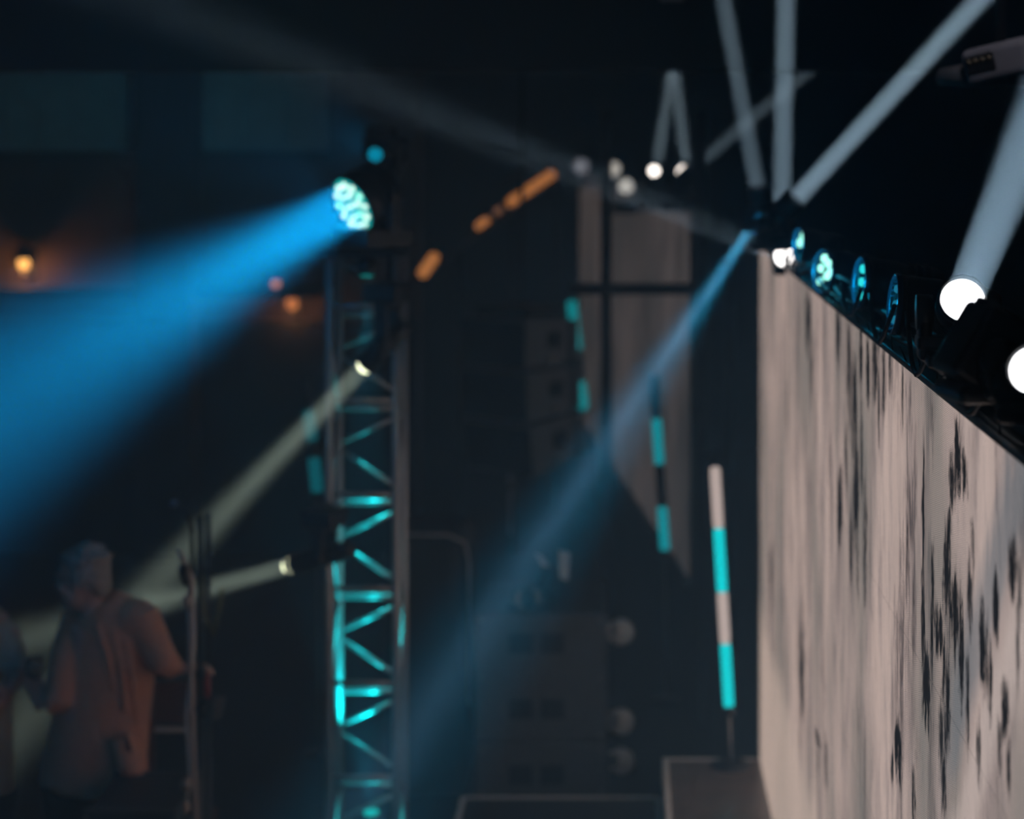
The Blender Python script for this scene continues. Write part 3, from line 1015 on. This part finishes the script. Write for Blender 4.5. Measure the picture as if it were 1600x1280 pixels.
# ------------------------------------------------------------------ people
m_skin = mat('skin', (0.60, 0.33, 0.27), 0.5, 0.0, 0.12, 30, 0.1)
m_hair = mat('grey_hair', (0.36, 0.29, 0.26), 0.7, 0.0, 0.35, 60, 0.6)
m_jacket = mat('brown_wool_jacket', (0.70, 0.33, 0.22), 0.95, 0.0, 0.15, 90, 0.2, 0.15)
m_trouser = mat('dark_trousers', (0.018, 0.018, 0.02), 0.9, 0.0, 0.2, 60)
m_shoe = mat('black_shoe_leather', (0.01, 0.01, 0.01), 0.35)
m_shirt = mat('pale_shirt_cotton', (0.55, 0.46, 0.38), 0.9, 0.0, 0.08, 30)


def fuse(o, voxel=0.012, smooth=6):
    """melt overlapping limbs into one continuous surface"""
    r = o.modifiers.new('fuse', 'REMESH')
    r.mode = 'VOXEL'
    r.voxel_size = voxel
    r.use_smooth_shade = True
    s = o.modifiers.new('smooth', 'SMOOTH')
    s.factor = 0.5
    s.iterations = smooth
    return o


def hand(mb, wrist, d, palm_n, size=0.19, curl=0.5):
    """palm, four unequal bent fingers and a thumb"""
    d, n = V(d).normalized(), V(palm_n).normalized()
    s = d.cross(n).normalized()
    n = s.cross(d).normalized()
    w = V(wrist)
    mb.tube([w - d * 0.03, w + d * 0.02, w + d * 0.09], [(0.028, 0.022), (0.038, 0.019), (0.042, 0.016)], 12, flat=s)
    for k, ln in enumerate((0.068, 0.078, 0.073, 0.058)):
        b = w + d * 0.085 + s * (0.031 - 0.0205 * k)
        p1 = b + (d * math.cos(curl * .6) + n * math.sin(curl * .6)) * ln * .42
        p2 = p1 + (d * math.cos(curl * 1.6) + n * math.sin(curl * 1.6)) * ln * .33
        p3 = p2 + (d * math.cos(curl * 2.4) + n * math.sin(curl * 2.4)) * ln * .28
        mb.tube([b - d * 0.02, b, p1, p2, p3], [0.0095, 0.0095, 0.009, 0.008, 0.006], 8)
    b = w + d * 0.02 + s * 0.032
    p1 = b + (d * 0.6 + s * 0.6 + n * 0.4).normalized() * 0.04
    p2 = p1 + (d * 0.7 + s * 0.1 + n * 0.7).normalized() * 0.03
    mb.tube([w, b, p1, p2], [0.014, 0.013, 0.011, 0.008], 8)


def head(mb, c, f, up, s=1.0):
    """skull, jaw, nose, brow, lips and ears; f: where the face points"""
    f = V(f).normalized()
    u = V(up).normalized()
    r = f.cross(u).normalized()
    u = r.cross(f).normalized()
    R = Matrix((r, f, u)).transposed()
    c = V(c)

    def P(x, y, z):
        return c + R @ V((x * s, y * s, z * s))
    mb.ball(P(0, -0.012, 0.03), (0.076 * s, 0.096 * s, 0.088 * s), R)
    mb.ball(P(0, 0.028, -0.04), (0.058 * s, 0.062 * s, 0.075 * s), R)
    mb.ball(P(0, 0.058, -0.088), (0.030 * s, 0.028 * s, 0.022 * s), R)       # chin
    mb.tube([P(0, 0.086, 0.018), P(0, 0.104, -0.012), P(0, 0.112, -0.026)], [0.009 * s, 0.012 * s, 0.015 * s], 8)   # nose
    mb.ball(P(0, 0.080, 0.030), (0.052 * s, 0.016 * s, 0.011 * s), R)        # brow
    mb.ball(P(0, 0.083, -0.056), (0.024 * s, 0.012 * s, 0.006 * s), R)       # lips
    mb.ball(P(0, 0.081, -0.068), (0.020 * s, 0.011 * s, 0.006 * s), R)
    for q in (-1, 1):
        mb.ball(P(q * 0.042, 0.064, -0.02), (0.022 * s, 0.02 * s, 0.022 * s), R)   # cheeks
        mb.ball(P(q * 0.078, -0.004, -0.012), (0.009 * s, 0.020 * s, 0.032 * s), R)   # ears
    return P, R


# man in the brown jacket, seen from behind, turned to the left
MY = 7.5


def M_(px, py, dy=0.0):
    return at(px, py, MY + dy)


man = thing('person', 'grey haired person in a brown jacket seen from behind, holding a glass', 'person', V((M_(150, 0).x, MY + 0.05, 0)))
fdir = V((-0.97, 0.12, -0.14))
b = MB()
hc = M_(129, 905, 0.02)
P, R = head(b, hc, fdir, V((-0.12, 0.05, 1)), 1.0)
b.tube([M_(148, 985, 0.06), M_(148, 950, 0.04), M_(140, 915, 0.03)], [0.075, 0.06, 0.055], 14)
# the body under the clothes, one surface down to the ankles
b.tube([M_(170, 975, 0.07), M_(165, 1050, 0.07), M_(155, 1130, 0.06), M_(150, 1215, 0.06)], [(0.15, 0.10), (0.16, 0.11), (0.15, 0.115), (0.155, 0.125)], 18, flat=(1, 0.5, 0))
hip = M_(150, 1225, 0.06)
for q, (kx, ky) in ((-1, (-0.10, 0.06)), (1, (0.06, -0.03))):
    h0 = hip + V((0.085 * q, 0.04 * q, 0))
    kn = V((h0.x + kx * .4, h0.y + ky, 0.47))
    an = V((h0.x + kx * .2, h0.y + ky * 1.2, 0.085))
    b.tube([h0, h0.lerp(kn, .5), kn, kn.lerp(an, .35), an], [0.085, 0.075, 0.055, 0.055, 0.038], 12)
lw = M_(66, 1096, -0.02)
b.tube([M_(120, 985, 0.12), M_(95, 1092, 0.05), lw], [0.05, 0.042, 0.028], 10)
hand(b, lw + V((-0.01, 0, 0.0)), V((-0.45, 0.3, 0.85)), V((-0.4, -0.6, 0.5)), curl=0.75)
rw = M_(278, 1045, 0.02)
b.tube([M_(212, 975, 0.02), M_(252, 1033, -0.02), rw], [0.05, 0.042, 0.03], 10)
hand(b, rw, V((0.9, 0.25, 0.05)), V((0, 0, -1)), curl=0.55)
fuse(b.build('body', m_skin, man), 0.008, 5)

hb_ = MB()
hb_.ball(P(0, -0.030, 0.047), (0.083, 0.090, 0.085), R)
hb_.ball(P(0, -0.064, 0.0), (0.077, 0.048, 0.058), R)
hb_.ball(P(0, -0.074, -0.035), (0.060, 0.036, 0.045), R)
hb_.ball(P(0.0, 0.030, 0.092), (0.060, 0.045, 0.030), R)
random.seed(3)
for k in range(46):
    th, ph = random.uniform(0, 2 * PI), random.uniform(0.0, 1.25)
    q = V((math.sin(ph) * math.cos(th) * 0.082, -0.034 + math.sin(ph) * math.sin(th) * 0.088, 0.045 + math.cos(ph) * 0.085))
    hb_.ball(P(*q), (0.018, 0.018, 0.014), R, 8)
for q in (-1, 1):
    hb_.ball(P(q * 0.070, -0.02, 0.015), (0.018, 0.04, 0.05), R)
fuse(hb_.build('hair', m_hair, man), 0.007, 4)

j = MB()
j.tube([M_(156, 938, 0.05), M_(166, 954, 0.06), M_(168, 980, 0.07), M_(168, 1040, 0.07), M_(160, 1110, 0.07), M_(152, 1170, 0.06), M_(146, 1228, 0.06)],
       [(0.075, 0.075), (0.150, 0.10), (0.185, 0.125), (0.195, 0.135), (0.195, 0.14), (0.205, 0.15), (0.225, 0.165)], 24, flat=(1, -0.12, 0))
j.ball(M_(212, 966, 0.03), (0.085, 0.09, 0.075))
j.ball(M_(128, 972, 0.14), (0.085, 0.09, 0.08))
# sleeves
j.tube([M_(218, 962, 0.02), M_(238, 1000, 0.0), M_(256, 1036, -0.03), M_(272, 1044, 0.01)], [0.078, 0.066, 0.060, 0.046], 14)
j.tube([M_(128, 972, 0.10), M_(106, 1030, 0.02), M_(94, 1092, -0.02), M_(72, 1098, -0.03)], [0.085, 0.075, 0.068, 0.050], 14)
j.tube([M_(126, 946, 0.02), M_(152, 940, 0.10), M_(174, 944, 0.04)], [0.022, 0.024, 0.022], 10)      # collar
j.tube([M_(190, 1150, -0.10), M_(205, 1195, -0.12), M_(214, 1218, -0.12)], [0.05, 0.06, 0.055], 10)   # right skirt of the vent
# folds down the back
for (x0, y0, x1, y1) in ((150, 975, 178, 1080), (176, 985, 196, 1110), (196, 1000, 214, 1140)):
    j.tube([M_(x0, y0, -0.055), M_((x0 + x1) / 2 + 4, (y0 + y1) / 2, -0.072), M_(x1, y1, -0.065)], [0.008, 0.011, 0.008], 8)
fuse(j.build('jacket', m_jacket, man), 0.010, 4)
vt = MB()
vt.prism([M_(196, 1150, -0.155), M_(200, 1212, -0.165), M_(214, 1214, -0.165), M_(202, 1165, -0.158)], (0, 0.012, 0))
vt.build('jacket_vent', m_trouser, man)
t = MB()
for q, (kx, ky) in ((-1, (-0.10, 0.06)), (1, (0.06, -0.03))):
    h0 = hip + V((0.085 * q, 0.04 * q, 0.02))
    kn = V((h0.x + kx * .4, h0.y + ky, 0.47))
    an = V((h0.x + kx * .2, h0.y + ky * 1.2, 0.05))
    t.tube([h0, h0.lerp(kn, .5), kn, an], [0.115, 0.095, 0.08, 0.07], 14)
fuse(t.build('trousers', m_trouser, man), 0.015, 4)
for q, (kx, ky) in ((-1, (-0.10, 0.06)), (1, (0.06, -0.03))):
    h0 = hip + V((0.085 * q, 0.04 * q, 0.02))
    an = V((h0.x + kx * .2, h0.y + ky * 1.2, 0.0))
    sh = MB()
    sh.tube([an + V((0.08, -0.04, 0.04)), an + V((0, 0, 0.045)), an + V((-0.11, 0.06, 0.035)), an + V((-0.19, 0.10, 0.025))], [(0.035, 0.038), (0.043, 0.045), (0.045, 0.033), (0.03, 0.02)], 12, flat=(0.4, 0.9, 0))
    sh.build('shoe', m_shoe, man)
# his glass
m_glass = bpy.data.materials.new('clear_glass')
m_glass.use_nodes = True
gb = m_glass.node_tree.nodes['Principled BSDF']
gb.inputs['Base Color'].default_value = (0.9, 0.95, 1, 1)
gb.inputs['Roughness'].default_value = 0.05
gb.inputs['Transmission Weight'].default_value = 0.9
gb.inputs['IOR'].default_value = 1.45
gl = thing('drinking_glass', 'stemless clear glass held up by the person in the brown jacket', 'glass', M_(54, 1062, -0.03))
g0 = M_(54, 1062, -0.03)
MB().lathe([(0, 0), (0.026, 0.002), (0.033, 0.02), (0.036, 0.06), (0.033, 0.085), (0.031, 0.085), (0.033, 0.06), (0.030, 0.022), (0.0, 0.008)], g0, (0, 0, 1), 20).build('bowl', m_glass, gl)
MB().lathe([(0, 0.010), (0.029, 0.022), (0.031, 0.035), (0, 0.035)], g0, (0, 0, 1), 16).build('drink', mat('amber_drink', (0.25, 0.16, 0.08), 0.1), gl)

# second guest, mostly outside the left edge
g2 = thing('person', 'person in a pale shirt cut off by the left edge of the picture', 'person', V((at(-45, 0, 7.7).x, 7.7, 0)))


def Q_(px, py, dy=0.0):
    return at(px, py, 7.7 + dy)


b = MB()
P2, R2 = head(b, Q_(-48, 872), V((0.75, -0.5, -0.1)), V((0, 0, 1)), 1.0)
b.tube([Q_(-50, 960), Q_(-48, 890)], [0.065, 0.055], 12)
b.tube([Q_(-50, 960), Q_(-48, 1080), Q_(-45, 1230)], [(0.16, 0.1), (0.15, 0.11), (0.15, 0.12)], 16, flat=(1, 0, 0))
for q in (-1, 1):
    h0 = Q_(-46, 1240) + V((0.085 * q, 0, 0))
    b.tube([h0, V((h0.x, 7.68, 0.48)), V((h0.x, 7.74, 0.08))], [0.085, 0.055, 0.038], 12)
b.tube([Q_(12, 985), Q_(24, 1060, -0.04), Q_(-6, 1108, -0.16)], [0.05, 0.042, 0.028], 10)
hand(b, Q_(-8, 1106, -0.17), V((0.35, -0.2, 0.95)), V((-0.6, -0.5, 0.2)), curl=0.9)
fuse(b.build('body', m_skin, g2), 0.009, 5)
s = MB()
s.tube([Q_(-50, 945), Q_(-50, 985), Q_(-48, 1080), Q_(-46, 1240)], [(0.11, 0.09), (0.19, 0.12), (0.175, 0.13), (0.17, 0.135)], 18, flat=(1, 0, 0))
s.tube([Q_(0, 985), Q_(18, 1020, -0.02), Q_(20, 1050, -0.04)], [0.065, 0.06, 0.052], 12)
fuse(s.build('shirt', m_shirt, g2), 0.011, 4)
t = MB()
for q in (-1, 1):
    h0 = Q_(-46, 1235) + V((0.085 * q, 0, 0))
    t.tube([h0, V((h0.x, 7.68, 0.48)), V((h0.x, 7.74, 0.04))], [0.11, 0.08, 0.07], 12)
fuse(t.build('trousers', m_trouser, g2), 0.015, 4)
h_ = MB()
h_.ball(P2(0, -0.03, 0.05), (0.086, 0.092, 0.086), R2)
h_.ball(P2(0, -0.07, 0.0), (0.08, 0.05, 0.07), R2)
fuse(h_.build('hair', mat('brown_hair', (0.06, 0.04, 0.03), 0.7), g2), 0.009, 4)

# ------------------------------------------------------------------ stands and cases beside the man
KY = 7.15
m_pink = mat('pale_stand_paint', (0.40, 0.33, 0.30), 0.45, 0.1)
ms = thing('microphone_stand', 'pale microphone stand with a short boom, right of the brown jacket', 'microphone stand', V((at(308, 0, KY).x, KY, 0)))
fx0 = at(308, 1280, KY)
MB().tube([V((fx0.x, KY, 0.02)), at(306, 1280, KY), at(299, 1100, KY), at(296, 945, KY)], 0.011, 10).build('lower_tube', m_pink, ms)
MB().tube([at(297, 950, KY), at(299, 905, KY), at(283, 868, KY), at(277, 858, KY)], [0.013, 0.012, 0.010, 0.006], 10).build('boom', m_pink, ms)
MB().ball(at(292, 939, KY - 0.02), (0.016, 0.016, 0.022)).build('clutch', m_pink, ms)
MB().lathe([(0, 0), (0.014, 0), (0.018, 0.03), (0.020, 0.07), (0.0, 0.09)], at(292, 915, KY - 0.01), V((-0.2, 0, 1)), 12).build('microphone', m_black, ms)
MB().tube([at(301, 900, KY), at(303, 1010, KY), at(291, 1120, KY), at(297, 1210, KY), at(290, 1260, KY)], 0.007, 6).build('cable', m_wheel, ms)
MB().lathe([(0, 0), (0.07, 0), (0.065, 0.02), (0.02, 0.03), (0, 0.03)], V((fx0.x, KY, 0)), (0, 0, 1), 20).build('base_plate', m_pink, ms)
MB().ball(at(291, 1225, KY - 0.02), (0.02, 0.02, 0.025)).build('knob', m_pink, ms)
MB().ball(at(288, 1262, KY - 0.02), (0.022, 0.02, 0.03)).build('knob', m_pink, ms)

for (label, x, ytop, y, r) in (('thin dark pole left of two poles behind the microphone stand', 300, 826, 7.36, 0.008),
                               ('thick dark pole in the middle behind the microphone stand', 313, 806, 7.48, 0.012),
                               ('dark pole on the right behind the microphone stand', 325, 802, 7.60, 0.011)):
    t = thing('dark_pole', label, 'pole', V((at(x, 0, y).x, y, 0)), 'dark poles behind the microphone stand')
    p = at(x, ytop, y)
    MB().tube([V((p.x, y, 0.02)), V((p.x, y, 1.1))], r * 1.5, 10).build('lower_tube', m_black, t)
    MB().tube([V((p.x, y, 1.05)), p], r, 10).build('upper_tube', m_black, t)
    MB().lathe([(r, 0), (r * 2.2, .006), (r * 2.2, .05), (r, .056)], V((p.x, y, 1.08)), (0, 0, 1), 12).build('collar', m_black, t)
    MB().lathe([(0, 0), (0.05, 0), (0.045, 0.012), (0.02, 0.02), (0, .02)], V((p.x, y, 0)), (0, 0, 1), 20).build('base_plate', m_black, t)
gn = thing('gooseneck_microphone', 'small gooseneck microphone tip beside the dark poles', 'microphone', at(300, 830, 7.3))
MB().tube([at(302, 835, 7.3), at(296, 812, 7.3), at(284, 796, 7.3), at(274, 788, 7.3)], 0.006, 8).build('neck', m_black, gn)
MB().ball(at(272, 787, 7.3), (0.018, 0.014, 0.014)).build('capsule', mat('blue_grey_foam', (0.10, 0.16, 0.25), 0.9), gn)
cb = thing('hanging_cable', 'yellow green cable loop hanging on the dark poles', 'cable', at(330, 1000, 7.4))
MB().tube([at(318, 900, 7.38), at(317, 930, 7.37), at(320, 965, 7.37), at(334, 992, 7.38), at(343, 950, 7.38), at(347, 920, 7.39)], 0.007, 6).build('cord', mat('yellow_green_cable', (0.20, 0.19, 0.06), 0.5), cb)
bt = thing('red_bottle', 'small red bottle hanging on the right pole', 'bottle', at(322, 1095, 7.35))
MB().lathe([(0, 0), (0.014, 0), (0.015, 0.06), (0.008, 0.08), (0.008, 0.10), (0, 0.10)], at(323, 1090, 7.36), (0, 0, 1), 12).build('body', mat('red_plastic', (0.30, 0.05, 0.04), 0.5), bt)
MB().lathe([(0, 0), (0.009, 0), (0.009, 0.018), (0, 0.018)], at(323, 1048, 7.36), (0, 0, 1), 10).build('cap', m_pink, bt)
tw = thing('folded_clamp', 'pale hanging clamp at the right of the dark poles', 'clamp', at(342, 1130, 7.4))
MB().prism([at(336, 1092, 7.42), at(350, 1088, 7.42), at(344, 1122, 7.42), at(334, 1128, 7.42)], (0, 0.02, 0)).build('jaw', mat('dim_pale_plastic', (0.16, 0.14, 0.13), 0.6), tw)
MB().tube([at(327, 1080, 7.44), at(340, 1094, 7.43)], 0.006, 6).build('arm', m_black, tw)

# black flight case in front of the man and a wooden box behind it
fc = thing('flight_case', 'black flight case with pale edges below the brown jacket', 'case', V((at(180, 0, 7.0).x, 7.1, 0)))
a, b2 = at(135, 1252, 6.95), at(272, 1212, 6.95)
cx, cw, ctop = (a.x + b2.x) / 2, b2.x - a.x, at(0, 1264, 6.95).z
MB().box((cx, 7.15, (ctop - 0.09) / 2 + 0.03), (cw, 0.4, ctop - 0.15), None, 0.01).build('body', m_case, fc)
MB().box((cx, 7.15, ctop - 0.045), (cw, 0.4, 0.08), None, 0.01).build('lid', m_case, fc)
e = MB()
for z in (ctop - 0.006, ctop - 0.088, 0.07):
    for y in (6.948, 7.352):
        e.box((cx, y, z), (cw + 0.012, 0.012, 0.018), None, 0.003)
for x in (cx - cw / 2, cx + cw / 2):
    for y in (6.95, 7.35):
        e.box((x, y, ctop / 2), (0.018, 0.018, ctop - 0.06), None, 0.003)
e.build('edge_trim', mat('dull_case_edging', (0.10, 0.095, 0.09), 0.5, 0.3), fc)
for x in (-0.08, 0.08):
    MB().box((cx + x, 6.944, ctop - 0.085), (0.06, 0.014, 0.07), None, 0.004).build('latch', m_black, fc)
for x in (-1, 1):
    for y in (7.0, 7.3):
        MB().lathe([(0, -.012), (0.03, -.012), (0.03, .012), (0, .012)], (cx + x * (cw / 2 - .06), y, 0.03), (1, 0, 0), 14).build('castor', m_cable, fc)

wb = thing('wooden_chair', 'reddish wooden chair behind the raised hand of the brown jacket person', 'chair', V((at(268, 0, 8.0).x, 8.0, 0)))
m_wood = mat('reddish_wood', (0.13, 0.055, 0.04), 0.5, 0.0, 0.25, 12)
xa, xb = at(236, 0, 7.85).x, at(302, 0, 7.85).x
zb0, zb1 = at(0, 1130, 7.85).z, at(0, 1066, 7.85).z
MB().box(((xa + xb) / 2, 7.85, (zb0 + zb1) / 2), (xb - xa - .03, 0.02, zb1 - zb0), None, 0.006).build('backrest', m_wood, wb)
for x in (xa, xb):
    MB().box((x, 7.85, (zb1 + .02) / 2), (0.03, 0.03, zb1 + 0.02), None, 0.006).build('leg', m_wood, wb)
    MB().box((x, 8.22, 0.22), (0.03, 0.03, 0.44), None, 0.006).build('leg', m_wood, wb)
MB().box(((xa + xb) / 2, 8.03, 0.455), (xb - xa + .04, 0.42, 0.035), None, 0.01).build('seat', m_wood, wb)
MB().box(((xa + xb) / 2, 7.85, at(0, 1140, 7.85).z), (xb - xa - .03, 0.02, 0.018), None, 0.004).build('rail', m_wheel, wb)

# ------------------------------------------------------------------ projector hanging at the upper right
pj = thing('projector', 'grey projector with vent slots hanging at the upper right', 'projector', at(1560, 130, 5.6))
m_proj = mat('grey_projector_shell', (0.22, 0.22, 0.25), 0.5)
R = Matrix.Rotation(-0.24, 3, 'Y') @ Matrix.Rotation(-0.45, 3, 'Z')
pc = at(1572, 92, 5.6)
MB().box(pc, (0.20, 0.24, 0.105), R, 0.022, 3).build('body', m_proj, pj)
fr_ = MB()
fr_.box(pc + R @ V((-0.045, -0.121, 0.036)), (0.085, 0.006, 0.012), R, 0.002)
fr_.build('front_lip', m_proj, pj)
MB().box(pc + R @ V((-0.045, -0.121, 0.005)), (0.085, 0.006, 0.05), R, 0.002).build('vent', m_black, pj)
for k in range(4):
    MB().lathe([(0.007, 0), (0.007, .004), (0, .005)], pc + R @ V((-0.075 + 0.02 * k, -0.124, 0.016)), R @ V((0, -1, 0)), 10).build('indicator', mat('brownish_glass', (0.22, 0.18, 0.12), 0.3), pj)
MB().lathe([(0, 0), (0.16, 0), (0.17, 0.02), (0.16, 0.05), (0.06, 0.07), (0, 0.07)], pc + V((-0.02, 0.10, -0.075)), (0, 0, 1), 32).build('mount_dish', m_box, pj)
MB().tube([pc + V((0, 0.08, 0.03)), V((pc.x, pc.y + 0.08, ZC))], 0.016, 10).build('drop_pipe', m_black, pj)
# small downlight at the top edge
dl = thing('downlight', 'small pale ceiling downlight at the top edge of the picture', 'light', at(1050, -14, 9.0))
MB().lathe([(0.055, 0), (0.06, 0.03), (0.05, 0.12), (0, 0.12)], at(1050, 0, 9.0), (0, 0, 1), 18).build('can', m_wheel, dl)
MB().tube([at(1050, -35, 9.0), V((at(1050, 0, 9).x, 9.0, ZC))], 0.01, 8).build('stem', m_black, dl)

dl = thing('downlight', 'black ceiling downlight above the grey projector', 'light', (pc.x - 0.15, pc.y - 0.9, 4.5))  # unseen lamp added only to light the projector
dp_ = V((pc.x - 0.15, pc.y - 0.9, 4.5))
MB().lathe([(0.05, 0), (0.055, 0.03), (0.05, 0.12), (0, 0.12)], dp_, (0, 0, 1), 18).build('can', m_black, dl)
MB().tube([dp_ + V((0, 0, .11)), V((dp_.x, dp_.y, ZC))], 0.01, 8).build('stem', m_black, dl)
lamp('SPOT', 'downlight_beam', dp_ + V((0, 0, 0.02)), pc, 14.0, (0.85, 0.85, 1.0), dl, spot=24, blend=0.6, soft=0.03)

# small light above the big wash, on a mast behind the truss
mt = thing('mast', 'dark mast rising behind the truss tower', 'pole', V((at(612, 0, 8.6).x, 8.6, 0)))
p = at(612, 200, 8.6)
MB().tube([V((p.x, 8.6, 0.02)), p], 0.024, 10).build('tube', m_black, mt)
MB().lathe([(0, 0), (0.22, 0), (0.21, 0.015), (0.03, 0.03), (0, .03)], V((p.x, 8.6, 0)), (0, 0, 1), 22).build('base_plate', m_black, mt)
fx, lens, d = moving_head('small cyan light high on the mast above the big blue wash', at(586, 242, 8.5), at(450, 420, 6.5), 0.034, 0.13, -0.06, emit('mast_light_glow', (0.0, 0.26, 0.45), 1.0, False), base=(0.1, 0.1, 0.05))

fx, lens, d = moving_head('dark light high on the mast turned to the windows at the back', at(600, 225, 8.75), at(190, 190, 15.5), 0.05, 0.15, 0.10, m_dark_lens, base=(0.1, 0.1, 0.05))  # extra fixture added so the windows catch some blue light
MB().tube([lens - d * 0.08 + V((0, 0, -0.12)), V((p.x, 8.6, lens.z - 0.12))], 0.012, 8).build('clamp_arm', m_black, fx)
lamp('SPOT', 'window_wash', lens + d * 0.03, at(150, 190, 15.5), 95, (0.0, 0.36, 0.60), fx, spot=34, blend=0.9, soft=0.03)

# cyan uplight inside the truss and an added downlight that evens the bars' light
up = thing('truss_uplight', 'small cyan uplight glowing inside the foot of the truss tower', 'stage light', at(578, 1300, 8.1))
c0 = at(580, 1268, 8.1)
MB().lathe([(0, -0.12), (0.03, -0.12), (0.04, -0.09), (0.042, 0.0), (0.036, 0.0), (0.034, -0.01), (0, -0.01)], c0, (0, -0.25, 1), 18).build('can', m_black, up)
MB().lathe([(0, 0.0), (0.03, -0.004), (0.034, -0.008)], c0, (0, -0.25, 1), 16).build('lens', m_lens_c, up)
MB().tube([c0 + V((0.05, 0, -0.06)), V((TX1, 8.1, c0.z - 0.06))], 0.008, 8).build('bracket', m_alu, up)
lamp('SPOT', 'uplight', c0 + V((0, -0.01, 0.03)), c0 + V((-0.20, 0.21, 1)), 100, (0.0, 0.60, 0.72), up, spot=30, blend=0.5, soft=0.02)
dn = thing('truss_downlight', 'small cyan downlight tucked inside the top of the truss tower', 'stage light', V((at(567, 0, 8.1).x, 8.1, T_TOP - 0.08)))
c1 = V((at(575, 0, 8.06).x, 8.03, T_TOP - 0.06))
MB().lathe([(0, 0.05), (0.03, 0.05), (0.04, 0.03), (0.042, -0.03), (0.036, -0.03), (0.034, -0.02), (0, -0.02)], c1, (0, 0.2, 1), 18).build('can', m_black, dn)
MB().lathe([(0, -0.022), (0.03, -0.024), (0.034, -0.026)], c1, (0, 0.2, 1), 16).build('lens', m_lens_c, dn)
lamp('SPOT', 'downlight', c1 + V((0, 0, -0.05)), c1 + V((-0.025, 0.10, -1)), 220, (0.0, 0.60, 0.72), dn, spot=17, blend=0.5, soft=0.02)
